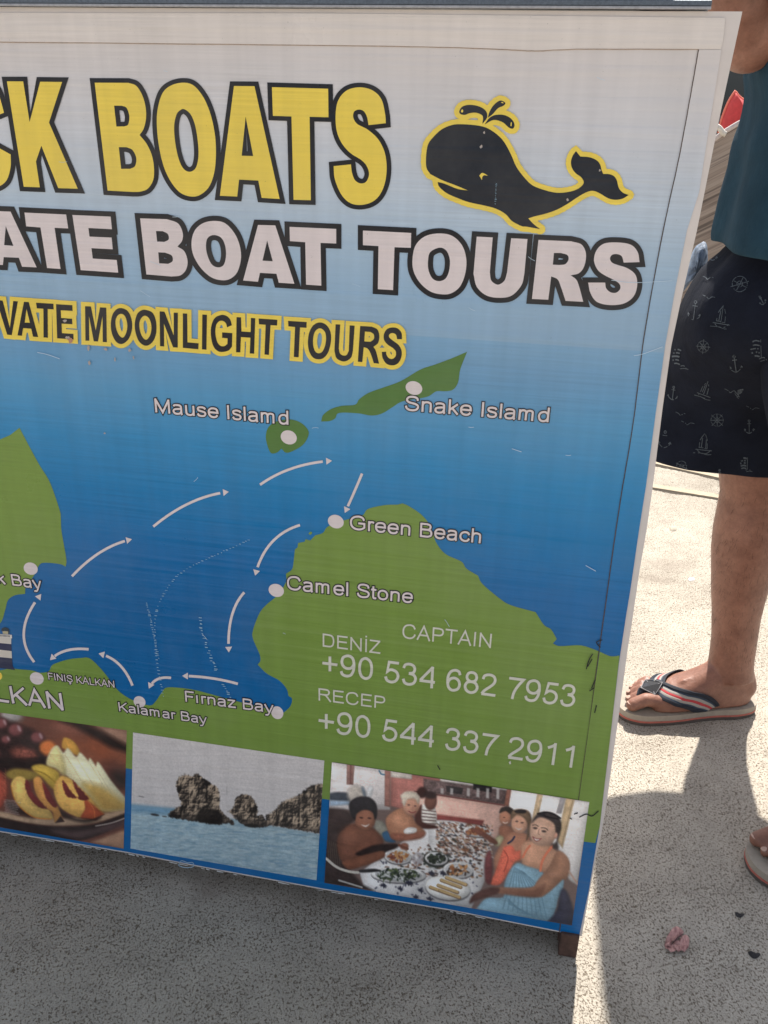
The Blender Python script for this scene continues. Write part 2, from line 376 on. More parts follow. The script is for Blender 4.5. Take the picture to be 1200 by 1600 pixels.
M_gland = pmat('map_green', 116, 143, 66); M_gisle = pmat('island_green', 80, 118, 56)
M_y = pmat('print_yellow', 233, 203, 84); M_wl = pmat('print_white', 214, 203, 204); M_dk = pmat('print_black', 18, 20, 29, .3)
M_ct = pmat('contact_white', 206, 205, 192)
G1 = .0007
def gy(x): return 1169.5 + .1548 * x
shore = [(-700, 930), (-700, 1080), (-120, 1068), (0, 1047), (21, 1043), (26.7, 1045, 1), (50, 1047, 1), (63, 1050.7, 1), (76.7, 1048, 1), (83, 1038, 1), (106.7, 1030, 1), (126.7, 1027.7, 1), (140, 1028, 1), (156.7, 1043, 1), (173, 1063, 1), (186.7, 1080, 1), (206.7, 1093, 1), (233, 1101.7, 1), (243, 1096, 1), (253, 1081.7, 1), (263, 1073.5, 1), (300, 1076.7, 1), (333, 1085, 1), (376.7, 1096.7, 1), (420, 1107, 1), (443.7, 1113), (453.7, 1103, 1), (456.5, 1091.6, 1), (451, 1087), (448, 1076, 1), (436.7, 1063, 1), (417, 1052, 1), (402.7, 1038), (407, 1032, 1), (405.5, 1021, 1), (395.6, 998, 1), (395.6, 984, 1), (405.5, 958, 1), (417, 944, 1), (436.7, 927, 1), (448, 907), (447, 896), (456.5, 889, 1), (459, 876, 1), (461, 858), (465, 855), (466, 848), (476, 846), (478, 842), (485, 844), (493, 836), (505, 832, 1), (513, 822, 1), (540, 812, 1), (566, 805, 1), (575, 795, 1), (600, 789, 1), (622, 788), (629, 786), (640, 791, 1), (660, 805, 1), (674, 824, 1), (681, 846, 1), (696, 865, 1), (721, 877, 1), (729, 888, 1), (747, 899), (754, 912, 1), (780, 934, 1), (798, 945, 1), (837, 956), (850, 976, 1), (861, 983, 1), (870, 998), (864, 1005), (875, 1009, 1), (908, 1008, 1), (936, 1017)]
shore = [(px_of(XL + .01, bp(0, 1047)[2])) if p[0] == -700 and p[1] == 1080 else p for p in shore if not (p[0] == -700 and p[1] == 930)]
low = [(922, 1130), (913, 1195), (907, 1240), (903, 1312)]
decal('map_land', fill(spath(shore) + low + [(903, gy(903)), (515, gy(515)), (200, gy(200)), (0, gy(0)), px_of(XL + .01, bp(0, gy(0))[2])]), G1, M_gland, sign)
decal('map_land', fill(spath([(937, 1017), (950, 1023, 1), (958, 1024.5, 1), (968, 1023), (957, 1120), (944, 1230), (937, 1290), (930, 1316), (899, 1312), (905, 1245), (921, 1130)], True, 3)), .0016, M_gland, sign)
west = [(-110, 740), (-60, 715, 1), (0, 686.6, 1), (15, 680, 1), (22, 675, 1), (31, 668), (44.6, 694, 1), (62, 726, 1), (78.6, 753.5, 1), (93.5, 796, 1), (95.6, 808.7, 1), (96.7, 830, 1), (104, 872.5, 1), (103, 885), (93.5, 881, 1), (70, 879, 1), (61.6, 883, 1), (54, 898, 1), (42, 915, 1), (40, 919), (39.7, 927.5), (23, 930, 1), (12.7, 938, 1), (8.5, 953, 1), (0, 974.5, 1), (-30, 1000, 1), (-110, 1010)]
decal('map_land', fill(spath(west)), G1, M_gland, sign)
T3 = lambda s, ox, oy, k: parse(s, ox, oy, k)
decal('map_island', fill(spath(T3('1050,208 ~1018,290 ~1008,350 ~985,385 ~950,393 ~905,394 ~860,420 ~750,440 ~700,468 ~650,498 ~600,507 ~540,497 ~450,495 ~432,520 ~405,533 366,535 ~375,505 ~410,478 ~460,462 ~525,456 ~545,430 ~590,400 ~660,375 ~740,345 ~830,292 ~900,268 ~980,238', 380, 480, 3))), G1, M_gisle, sign)
decal('map_island', fill(spath(T3('~107,600 ~120,560 ~160,533 ~220,525 ~270,540 ~305,575 ~305,605 ~280,645 ~230,675 ~200,681 180,662 ~158,681 ~130,682 ~112,640', 380, 480, 3))), G1, M_gisle, sign)
decal('map_island', fill(spath(T3('~847,100 ~857,91 ~864,97 ~856,106', 200, 800, 3))), G1, M_gland, sign)

# ---- place dots, route arrows
G2, G3, G4, G5 = .0009, .0011, .0013, .0015
for x, y, a, b in ((647, 606, 13, 10.7), (451.5, 683, 12.6, 11), (525, 814.5, 12.4, 10.6), (432, 922, 12, 10.2), (48.5, 888, 11, 9.6), (58, 1059.5, 10.8, 9.6), (218.5, 1096, 9.3, 8.8), (433.5, 1113, 9.5, 10)):
    pts = [(x + a * math.cos(t) , y + b * math.sin(t) + .12 * a * math.cos(t)) for t in [2 * math.pi * i / 28 for i in range(28)]]
    decal('place_dot', fill(pts), G2, M_wl, sign)
decal('place_dot', fill([(-1 + 5 * math.cos(t), 1056 + 6 * math.sin(t)) for t in [2 * math.pi * i / 20 for i in range(20)]]), G2, M_y, sign, label='yellow dot beside the lighthouse')
arrows = [((113, 900), (158, 862), (206.7, 842)), ((240, 822.3), (298, 785), (358, 768)), ((406.7, 757), (458, 731), (519, 719.5)), ((566, 739.5), (553, 770), (539, 801)),
          ((469, 820), (424, 848), (399, 899)), ((382, 925), (362, 964), (358, 1019)), ((372, 1068), (330, 1059), (285, 1055.5)), ((267.7, 1058.7), (246, 1061), (233, 1075.5)),
          ((207.5, 1070.7), (186, 1037), (154.5, 1020.5)), ((139, 1014), (104, 1016), (78.5, 1031)), ((54, 1034), (38, 984), (65, 927.5))]
for a, m, b in arrows:
    cx, cy = 2 * m[0] - (a[0] + b[0]) / 2, 2 * m[1] - (a[1] + b[1]) / 2
    pts = [Vector(((1-t)**2 * a[0] + 2*t*(1-t) * cx + t*t * b[0], (1-t)**2 * a[1] + 2*t*(1-t) * cy + t*t * b[1])) for t in [i / 18 for i in range(19)]]
    d = (pts[-1] - pts[-2]).normalized(); nn = Vector((-d.y, d.x)); tip = pts[-1]; base = tip - d * 9
    pl = [p for p in pts if (p - tip).length > 8.5]
    decal('route_arrow', union(strips(pl, 4.0) + [[tip, base + nn * 5.4, base - nn * 5.4]]), G2, M_wl, sign)

# ---- small lettering: single-stroke sans alphabet (thousandths of an em), thickened
GL = {'M': (833, '119,0 119,716|714,0 714,716|112,700 416,40 722,700'), 'a': (556, '90,400 ~150,462 ~280,478 ~400,450 ~436,360 436,120 ~440,50 475,0|436,300 ~360,290 ~250,275 ~120,235 ~82,145 ~130,55 ~240,30 ~370,65 ~432,170'),
 'u': (556, '110,519 110,190 ~125,80 ~220,32 ~330,40 ~420,120 ~446,240|446,519 446,0'), 's': (500, '426,385 ~380,455 ~250,482 ~120,450 ~90,380 ~125,312 ~250,275 ~385,235 ~422,150 ~370,60 ~250,32 ~120,60 75,150'),
 'e': (556, '82,268 482,268 ~470,380 ~410,460 ~285,482 ~165,450 ~95,360 ~82,260 ~105,140 ~180,55 ~290,32 ~400,60 475,150'), 'I': (278, '139,0 139,716'), 'l': (222, '111,0 111,716'),
 'm': (833, '110,0 110,519|110,330 ~150,440 ~245,482 ~340,455 ~372,370 372,0|372,330 ~420,445 ~520,482 ~620,450 ~640,370 640,0'), 'd': (556, '446,0 446,716|446,260 ~425,390 ~345,470 ~265,480 ~150,440 ~85,330 ~82,200 ~140,75 ~250,33 ~360,65 ~430,150 ~446,260'),
 'S': (667, '570,510 ~545,620 ~450,675 ~320,685 ~190,650 ~130,560 ~135,480 ~210,415 ~340,380 ~480,345 ~575,275 ~580,170 ~510,75 ~360,35 ~210,55 ~115,130 90,235'), 'n': (556, '110,0 110,519|110,320 ~160,440 ~270,482 ~390,455 ~440,370 440,0'),
 'k': (500, '110,0 110,716|440,510 112,205|215,300 455,0'), 'G': (778, '665,500 ~610,620 ~510,675 ~400,685 ~240,640 ~120,520 ~88,360 ~120,190 ~235,75 ~400,32 ~560,65 680,150 680,345 410,345'),
 'r': (333, '110,0 110,519|110,330 ~150,440 ~220,475 330,455'), 'B': (667, '120,716 120,0|120,672 365,672 ~490,640 ~530,535 ~480,425 ~370,395 120,393|370,395 ~520,360 ~575,250 ~560,120 ~470,60 ~370,43 120,43'),
 'c': (500, '460,350 ~410,450 ~290,482 ~160,440 ~88,330 ~88,190 ~160,75 ~290,33 ~410,70 465,180'), 'h': (556, '110,0 110,716|110,320 ~160,440 ~270,482 ~390,455 ~440,370 440,0'),
 'C': (722, '640,500 ~570,630 ~470,680 ~370,685 ~220,640 ~120,520 ~92,360 ~115,190 ~210,75 ~370,32 ~510,60 ~610,150 650,250'), 't': (278, '120,660 120,120 ~145,50 ~190,40 265,48|20,480 260,480'),
 'o': (556, '~278,482 ~385,450 ~460,360 ~475,258 ~455,145 ~380,60 ~278,33 ~170,60 ~97,150 ~82,258 ~100,370 ~175,455 #'), 'F': (611, '130,0 130,716|130,673 570,673|130,365 515,365'), 'ı': (278, '110,0 110,519'),
 'z': (500, '40,478 445,478|60,40 470,40|420,490 55,30'), 'y': (500, '30,519 255,25|470,519 ~290,50 ~215,-130 ~150,-175 50,-165'), 'K': (667, '120,0 120,716|610,716 122,250|270,395 625,0'),
 'N': (722, '119,0 119,716|605,716 605,0|100,690 622,25'), 'Ş': (667, '570,510 ~545,620 ~450,675 ~320,685 ~190,650 ~130,560 ~135,480 ~210,415 ~340,380 ~480,345 ~575,275 ~580,170 ~510,75 ~360,35 ~210,55 ~115,130 90,235|330,10 ~310,-70 ~385,-90 ~390,-160 ~330,-185 250,-175'),
 'A': (667, '38,0 333,700 628,0|150,255 515,255'), 'L': (556, '120,716 120,0|120,43 525,43'), 'P': (667, '120,0 120,716|120,672 400,672 ~530,630 ~575,510 ~530,385 ~400,335 120,335'), 'T': (611, '305,0 305,716|20,673 590,673'),
 'D': (722, '125,716 125,0|125,672 350,672 ~500,650 ~600,550 ~628,360 ~595,160 ~500,65 ~350,43 125,43'), 'E': (667, '125,0 125,716|125,673 605,673|125,380 570,380|125,43 620,43'), 'İ': (278, '139,0 139,716|139,800 139,890'),
 'Z': (611, '45,673 560,673|25,43 580,43|540,680 50,30'), 'R': (722, '125,0 125,716|125,672 430,672 ~560,640 ~610,530 ~560,410 ~430,372 125,372|370,365 ~480,300 690,0'),
 '+': (584, '292,110 292,590|55,350 530,350'), '9': (556, '60,165 ~110,65 ~240,30 ~370,80 ~445,220 ~468,400 ~440,590 ~360,675 ~250,685 ~130,620 ~85,480 ~125,345 ~240,280 ~380,310 ~455,420'),
 '0': (556, '~278,683 ~400,620 ~455,500 ~468,352 ~452,200 ~395,85 ~278,32 ~160,85 ~105,200 ~88,352 ~105,505 ~160,625 #'), '5': (556, '485,665 180,665 125,345 ~200,415 ~300,425 ~420,370 ~470,240 ~410,95 ~270,32 ~130,70 75,185'),
 '3': (556, '80,535 ~130,645 ~260,685 ~390,640 ~430,530 ~380,420 250,385|250,385 ~400,355 ~468,235 ~410,90 ~265,32 ~130,70 78,190'), '4': (556, '430,0 430,700|440,690 60,215|40,205 525,205'),
 '6': (556, '465,545 ~420,650 ~300,685 ~170,620 ~100,480 ~88,320 ~115,140 ~190,50 ~290,32 ~415,90 ~468,230 ~420,370 ~300,430 ~170,385 ~100,270'), '8': (556, '~278,385 ~390,430 ~430,535 ~385,645 ~278,685 ~170,645 ~125,535 ~165,430 #|~278,385 ~410,345 ~470,215 ~410,85 ~278,32 ~145,85 ~88,215 ~145,345 #'),
 '2': (556, '75,520 ~120,635 ~270,685 ~410,640 ~455,520 ~410,400 ~300,290 ~150,160 70,50|60,43 505,43'), '7': (556, '50,665 500,665 ~350,450 ~240,220 205,0'), '1': (556, '330,0 330,716|340,680 ~250,600 115,535')}
def text(name, s, a, b, cap, wt=.088, rim=0, mat=None, rmat=None):
    """lay string s so that its baseline runs from pixel a to pixel b, capitals cap pixels tall"""
    adv = sum(GL[c][0] if c != ' ' else 278 for c in s); A, B = Vector(a), Vector(b); u = (B - A) / adv
    def up(p):
        v = Vector((520 - p.x, 3750 - p.y)).normalized(); return -v * (cap / 716)
    x = 0; cor, rims = [], []
    em = (cap / .716 + (B - A).length / adv * 1000) / 2
    for ch in s:
        if ch == ' ': x += 278; continue
        w, spec = GL[ch]
        for st in spec.split('|'):
            cl = st.endswith('#'); pts = spath(parse(st.rstrip('#').strip()), cl, 4)
            q = []
            for gx, gy_ in pts:
                base = A + u * (x + gx); q.append(tuple(base + up(base) * gy_))
            cor += strips(q, wt * em, cl)
            if rim:
                if not cl:
                    d0 = (Vector(q[0]) - Vector(q[1])).normalized() * rim; d1 = (Vector(q[-1]) - Vector(q[-2])).normalized() * rim
                    q = [tuple(Vector(q[0]) + d0)] + q[1:-1] + [tuple(Vector(q[-1]) + d1)]
                rims += strips(q, wt * em + 2 * rim, cl)
        x += w
    if rim: decal(name + '_outline', union(rims), G3, rmat or M_dk, sign)
    decal(name, union(cor), G4, mat or M_wl, sign)
text('place_name', 'Mause Islamd', (241, 643.5), (453.5, 663.5), 22, .095, 1.5)
text('place_name', 'Snake Islamd', (631, 640.5), (859.5, 659.5), 23, .095, 1.5)
text('place_name', 'Green Beach', (545.5, 826), (753.5, 848.5), 22, .095, 1.5)
text('place_name', 'Camel Stone', (447.5, 920), (646, 942), 21.5, .095, 1.5)
text('place_name', 'Fırnaz Bay', (288, 1095), (428, 1113.3), 17, .095, 1.3)
text('place_name', 'Kalamar Bay', (185, 1110), (324, 1130.5), 14.5, .095, 1.3)
text('place_name', 'FINIŞ KALKAN', (75.5, 1060.7), (181, 1074), 11, .09, 1.1)
text('place_name', 'KALKAN', (-63, 1086), (103.5, 1110), 27.5, .1, 1.2)
text('place_name', 'k Bay', (-3.5, 910.5), (66.5, 920), 18, .095, 1.3)
text('contact_name', 'CAPTAIN', (627, 996), (769.5, 1012.2), 22.5, .082, 0, M_ct)
text('contact_name', 'DENİZ', (502, 1009), (595.5, 1021), 20.5, .085, 0, M_ct)
text('contact_name', 'RECEP', (495.5, 1093.3), (603.5, 1107), 19.5, .085, 0, M_ct)
text('telephone_number', '+90 534 682 7953', (501.5, 1051.5), (899.5, 1104.7), 34.5, .088, 0, M_ct)
text('telephone_number', '+90 544 337 2911', (495.5, 1141), (903, 1200), 34.5, .088, 0, M_ct)

# ---- big lettering, traced
def letters(name, specs, rim, fm, rm, o0=G3, o1=G4, words=()):
    if words:
        i = 0
        for n_ in words: letters(name, specs[i:i + n_], rim, fm, rm, o0, o1); i += n_
        return
    """each spec: (ox, oy, scale, outer, hole, hole...)"""
    fV, fF, polys = [], [], []
    for sp in specs:
        ox, oy, k = sp[:3]; loops = [spath(parse(s, ox, oy, k), True, 6) for s in sp[3:]]
        V, Fs = fill(loops[0], loops[1:]); n = len(fV); fV += V; fF += [tuple(i + n for i in f) for f in Fs]
        for l in loops: polys += strips(l, 2 * rim, True, 2.0)
        polys += [[Vector(V[i]) for i in f] for f in Fs]
    decal(name + '_outline', union(polys), o0, rm, sign)
    decal(name, (fV, fF), o1, fm, sign)
a1 = (0, 90, 5.4545); a2 = (130, 100, 5.4545); a3 = (330, 110, 4)
letters('headline', [
 a1 + ('40,470 ~20,395 ~-20,280 ~-100,200 ~-180,240 ~-225,420 ~-235,640 ~-205,880 ~-140,1050 ~-40,1105 ~55,1055 ~95,940 97,825 -30,755 ~-38,850 ~-55,925 ~-85,915 ~-112,780 ~-122,600 ~-118,440 ~-98,375 ~-72,385 ~-50,430 -35,500',),
 a1 + ('65,203 203,203 258,550 348,206 535,208 423,553 668,1117 502,1112 358,750 312,885 345,1105 208,1100',),
 a2 + ('103,160 390,161 ~455,185 ~505,260 ~535,360 ~540,460 ~520,550 485,605 ~545,680 ~590,780 ~608,890 ~600,990 ~555,1062 ~490,1087 430,1090 213,1078', '268,355 335,356 ~375,375 ~398,445 ~388,515 355,532 288,533', '308,708 375,709 ~425,733 ~457,800 ~447,868 405,893 328,893'),
 a2 + ('~850,160 ~940,180 ~1020,270 ~1080,400 ~1120,560 ~1135,720 ~1125,900 ~1080,1040 ~1000,1115 ~920,1128 ~830,1095 ~750,1000 ~690,870 ~650,700 ~632,520 ~640,380 ~680,250 ~750,185', '~865,385 ~920,430 ~960,530 ~983,680 ~985,800 ~960,890 ~905,918 ~850,880 ~810,780 ~785,640 ~780,520 ~800,430 ~830,395'),
 a3 + ('145,98 273,99 430,803 318,796 297,688 177,682 165,788 57,783', '218,288 265,535 193,533'),
 a3 + ('382,105 733,115 735,293 617,290 625,811 517,808 504,288 388,284',),
 a3 + ('1093,330 ~1088,270 ~1065,180 ~1010,125 ~930,106 ~850,125 ~797,185 ~780,270 ~785,370 ~815,450 ~870,515 ~940,560 ~975,600 ~988,650 ~970,695 ~935,706 ~900,685 ~882,640 875,587 767,598 ~775,680 ~815,775 ~870,828 ~940,840 ~1010,820 ~1060,770 ~1090,690 ~1098,600 ~1085,510 ~1045,430 ~980,370 ~915,335 ~890,295 ~895,258 ~925,245 ~955,255 ~975,290 985,342',)],
 7.2, M_y, M_dk, words=(2, 5))
b1 = (0, 310, 4); b2 = (260, 320, 4); b3 = (540, 330, 4); b4 = (760, 340, 4)
letters('subheading', [
 b1 + ('-35,78 70,82 233,430 142,426 122,370 27,366 22,415 -75,410 -120,380', '40,172 88,296 30,291'),
 b1 + ('157,88 417,100 430,187 345,183 382,440 298,434 257,181 168,174',),
 b1 + ('456,103 695,113 703,192 556,184 563,238 701,244 708,317 575,310 583,375 733,384 742,463 508,447',),
 b1 + ('879,124 1045,129 ~1115,155 ~1145,215 ~1140,265 1112,300 ~1155,330 ~1175,390 ~1165,445 ~1130,480 1075,487 918,474', '978,203 1020,204 ~1052,222 ~1057,255 1030,271 985,269', '992,336 1035,338 ~1076,356 ~1082,390 1055,408 998,405'),
 b2 + ('~300,100 ~370,115 ~430,180 ~462,260 ~468,340 ~445,420 ~400,462 ~345,470 ~280,450 ~215,390 ~170,310 ~160,230 ~180,160 ~230,115', '~300,188 ~345,205 ~370,255 ~375,320 ~360,375 ~325,390 ~285,370 ~258,310 ~250,250 ~262,205'),
 b2 + ('575,125 683,128 802,492 705,486 690,430 587,424 575,480 482,472', '632,222 667,352 603,348'),
 b2 + ('772,137 1063,150 1063,241 965,237 970,504 875,498 870,233 774,226',),
 b3 + ('110,120 411,135 409,228 307,224 298,492 203,486 207,217 110,211',),
 b3 + ('~590,138 ~670,155 ~730,215 ~755,300 ~748,390 ~715,470 ~660,512 ~600,518 ~530,500 ~465,445 ~425,370 ~420,290 ~440,210 ~500,155', '~587,227 ~630,245 ~652,300 ~648,370 ~625,420 ~585,436 ~545,420 ~520,370 ~516,310 ~530,255'),
 b3 + ('820,158 920,163 902,380 ~910,430 ~940,455 ~965,455 ~995,430 1010,380 1035,168 1137,173 1118,385 ~1100,460 ~1040,525 ~965,540 ~880,525 ~820,470 800,390',),
 b4 + ('326,138 530,147 ~595,168 ~622,225 ~612,300 ~580,345 527,360 ~560,385 ~578,425 605,525 495,519 ~465,430 ~445,385 405,366 387,512 285,507', '422,220 465,220 ~506,233 ~513,262 ~492,290 455,295 415,293'),
 b4 + ('957,277 ~945,215 ~905,170 ~830,155 ~740,160 ~690,200 ~672,265 ~695,325 ~740,360 ~800,390 ~832,415 ~835,445 ~810,468 ~775,465 ~748,440 742,405 636,405 ~650,470 ~690,525 ~770,545 ~860,535 ~920,490 ~942,420 ~930,355 ~880,315 ~820,295 ~785,280 ~772,255 ~785,232 ~815,227 ~845,240 858,280',)],
 8.0, M_wl, M_dk, words=(3, 4, 5))
c1 = (0, 450, 5); c2 = (220, 460, 5); c3 = (430, 480, 5.4545)
letters('small_heading', [
 c1 + ('-60,90 -30,91 -36,352 -66,350',),
 c1 + ('-22,92 27,96 83,310 110,100 146,103 98,366 62,362',),
 c1 + ('193,106 231,108 304,381 264,378 250,316 187,311 177,371 143,368', '213,160 240,270 199,268'),
 c1 + ('287,113 423,121 425,165 378,162 380,386 346,384 345,160 294,157',),
 c1 + ('444,124 571,132 573,177 480,172 483,232 569,238 571,281 487,276 490,350 579,356 580,399 452,391',),
 c1 + ('670,140 716,142 753,330 787,149 836,152 840,421 808,419 806,215 771,416 738,414 700,215 703,410 673,409',),
 c1 + ('~955,155 ~1005,180 ~1033,245 ~1036,320 ~1010,395 ~962,434 ~915,420 ~880,355 ~871,275 ~885,205 ~915,165', '~957,200 ~985,225 ~1000,290 ~990,350 ~965,385 ~935,365 ~912,310 ~908,250 ~925,212'),
 c2 + ('~40,118 ~95,140 ~122,200 ~126,290 ~100,365 ~48,399 ~-5,370 ~-35,300 ~-42,225 ~-25,155 ~5,125', '~42,165 ~72,190 ~88,250 ~78,315 ~48,352 ~18,330 ~-3,275 ~-5,215 ~15,175'),
 c2 + ('152,130 190,133 262,318 262,140 294,141 293,413 257,411 185,225 187,404 155,402',),
 c2 + ('333,146 367,148 369,372 456,380 453,426 333,415',),
 c2 + ('485,155 521,157 517,430 482,427',),
 c2 + ('716,238 ~700,190 ~665,162 ~625,160 ~580,185 ~555,245 ~552,320 ~570,400 ~605,440 ~645,447 ~690,435 716,405 719,300 640,294 639,337 682,341 680,385 ~655,402 ~625,398 ~600,365 ~587,300 ~592,240 ~615,208 ~645,205 ~668,222 678,255',),
 c2 + ('752,175 787,177 790,287 862,292 864,181 898,184 889,461 855,459 860,336 786,331 781,451 748,449',),
 c2 + ('924,186 1070,196 1068,241 1017,238 1004,470 970,467 979,235 927,231',),
 c3 + ('113,114 272,124 270,174 215,170 203,424 162,421 173,166 116,161',),
 c3 + ('~385,127 ~440,150 ~475,210 ~478,290 ~455,380 ~415,430 ~370,441 ~325,425 ~292,370 ~282,290 ~295,210 ~330,150', '~388,178 ~425,205 ~437,260 ~428,325 ~405,375 ~372,390 ~342,370 ~326,310 ~330,240 ~350,195'),
 c3 + ('518,143 557,145 545,350 ~555,390 ~580,408 ~610,405 630,370 638,152 680,155 665,370 ~650,425 ~610,455 ~570,457 ~525,430 508,370',),
 c3 + ('727,157 825,163 ~873,187 ~890,240 ~880,300 840,335 ~862,375 888,478 843,474 ~815,390 ~790,350 757,338 745,465 707,462', '767,205 815,208 ~843,230 ~843,268 815,292 762,289'),
 c3 + ('1083,270 ~1078,215 ~1045,178 ~1000,170 ~955,185 ~930,225 ~930,275 ~960,315 ~1005,345 ~1030,375 ~1028,415 ~1000,438 ~970,430 ~950,400 948,377 911,378 ~918,430 ~950,478 ~1000,493 ~1045,478 ~1075,430 ~1080,370 ~1055,320 ~1010,285 ~975,255 ~975,230 ~1000,218 ~1030,230 1042,270',)],
 6.6, M_dk, M_y, G2 + .0006, G5 + .0002, (5, 9, 5))

# ---- whale emblem
w = (640, 130, 6)
wl = [parse(s, *w) for s in ('~467,265 ~490,225 ~540,205 ~610,207 ~680,230 ~722,270 ~728,320 ~702,360 683,381 ~690,330 ~680,300 ~630,278 ~570,280 ~520,297 ~480,290', '735,325 ~750,270 ~790,205 ~850,163 ~898,185 ~880,212 ~830,235 ~780,290', '705,388 ~745,330 ~800,300 ~880,297 ~950,330 ~984,385 ~970,425 ~930,415 ~880,370 ~820,347 ~770,350')]
body = parse('~500,385 ~400,392 ~300,435 ~220,510 ~175,575 ~157,680 ~160,790 195,850 ~300,905 ~430,955 550,1005 ~450,990 ~330,942 265,925 ~280,970 ~350,1030 ~450,1075 ~560,1115 ~700,1145 ~810,1175 ~900,1225 ~960,1290 ~1050,1338', *w)
body += [(823, 354, 1), (844, 357.7), (834, 350, 1), (825.5, 341), (836.7, 337.5, 1), (853, 333.5, 1), (870, 327.5, 1), (886.7, 318.3, 1), (903, 307.5, 1), (916.7, 300, 1), (926.7, 298, 1), (936.7, 301.7, 1), (950, 309.5, 1), (961.7, 312, 1), (973, 310, 1), (982, 304.5), (973, 300.8, 1), (966.7, 293.3, 1), (963.7, 281.7, 1), (959, 275, 1), (951.7, 272, 1), (942.5, 271.7), (939.7, 265, 1), (938, 258, 1), (933, 251, 1), (921.7, 245.8, 1), (906.7, 244.5), (900, 236), (895, 243, 1), (892, 253, 1), (894, 263, 1), (900, 271, 1), (908, 276.7, 1), (912, 285.8, 1), (903, 295, 1), (886.7, 300, 1), (870, 301, 1), (853, 297.5, 1), (833, 290, 1), (820, 278, 1), (806.7, 260, 1), (798, 240, 1), (785, 218, 1), (766.7, 203, 1), (750, 196.7, 1)]
wl.append(body); polys, bV, bF = [], [], []
for l in wl:
    q = spath(l, True, 4); V, Fs = fill(q); n = len(bV); bV += V; bF += [tuple(i + n for i in f) for f in Fs]
    for p in q[::2]: polys.append([Vector((p[0] + 8.3 * math.cos(t), p[1] + 8.3 * math.sin(t))) for t in [2 * math.pi * i / 14 for i in range(14)]])
    polys += strips(q, 15.5, True, 1.2); polys += [[Vector(V[i]) for i in f] for f in Fs]
decal('whale_emblem_halo', union(polys), G4 + .0002, M_y, sign)
M_nv = pmat('print_navy', 14, 22, 36, .3)
decal('whale_emblem', (bV, bF), G5 + .0002, M_nv, sign)
decal('whale_eye', fill(spath(parse('655,865 ~685,840 738,868 ~700,862 ~682,882 680,908', *w))), G5 + .0004, M_y, sign)
for s in ('~483,262 ~496,245 ~505,262 ~494,276', '~858,180 ~872,176 ~882,186 ~872,188', '~950,370 ~958,368 ~956,400 ~948,400'): decal('whale_glint', fill(spath(parse(s, *w))), G5 + .0004, M_y, sign)

# ---- lighthouse drawing
lh = (0, 960, 8.571)
def lhp(s, r, g, b, nm='lighthouse_drawing', off=G2): decal(nm, fill(spath(parse(s, *lh))), off, pmat(f'lh{r}_{g}_{b}', r, g, b), sign)
lhp('-150,700 -145,560 165,583 175,690 210,742 100,725', 44, 50, 78); lhp('-145,450 160,488 165,583 -145,552', 206, 198, 188); lhp('-140,365 155,395 160,487 -143,449', 44, 50, 82)
lhp('-130,285 155,295 155,394 -140,364', 204, 198, 190); lhp('-160,245 165,268 168,315 -160,290', 214, 208, 202, off=G3); lhp('40,215 115,222 112,262 42,252', 176, 168, 140, off=G3); lhp('22,215 30,180 ~75,168 ~120,185 135,225 110,222 78,212 45,222', 46, 62, 74, off=G3); lhp('112,225 135,225 135,255 114,258', 60, 80, 96, off=G3)
for i in range(9): lhp(f'{-5+i*17},{262+i*1.5} {2+i*17},{262+i*1.5} {2+i*17},{288+i*1.5} {-5+i*17},{288+i*1.5}', 52, 60, 76, off=G4)

# ---- the three printed photographs: painted into small rasters, carried as colours of a fine flat mesh
rng = np.random.default_rng(5)
def vnoise(h, w, cy, cx):
    g = rng.random((int(h / cy) + 3, int(w / cx) + 3)); yy = np.arange(h) / cy; xx = np.arange(w) / cx
    y0, x0 = yy.astype(int), xx.astype(int); fy, fx = yy - y0, xx - x0; fy = fy*fy*(3-2*fy); fx = fx*fx*(3-2*fx)
    a = g[y0][:, x0]; b = g[y0][:, x0+1]; c = g[y0+1][:, x0]; d = g[y0+1][:, x0+1]
    fy = fy[:, None]; fx = fx[None]
    return (a*(1-fx)+b*fx)*(1-fy) + (c*(1-fx)+d*fx)*fy
def fbm(h, w, cy, cx, o=4):
    s = 0; t = 0
    for i in range(o): s = s + vnoise(h, w, max(cy / 2**i, .6), max(cx / 2**i, .6)) * .6**i; t += .6**i
    return s / t
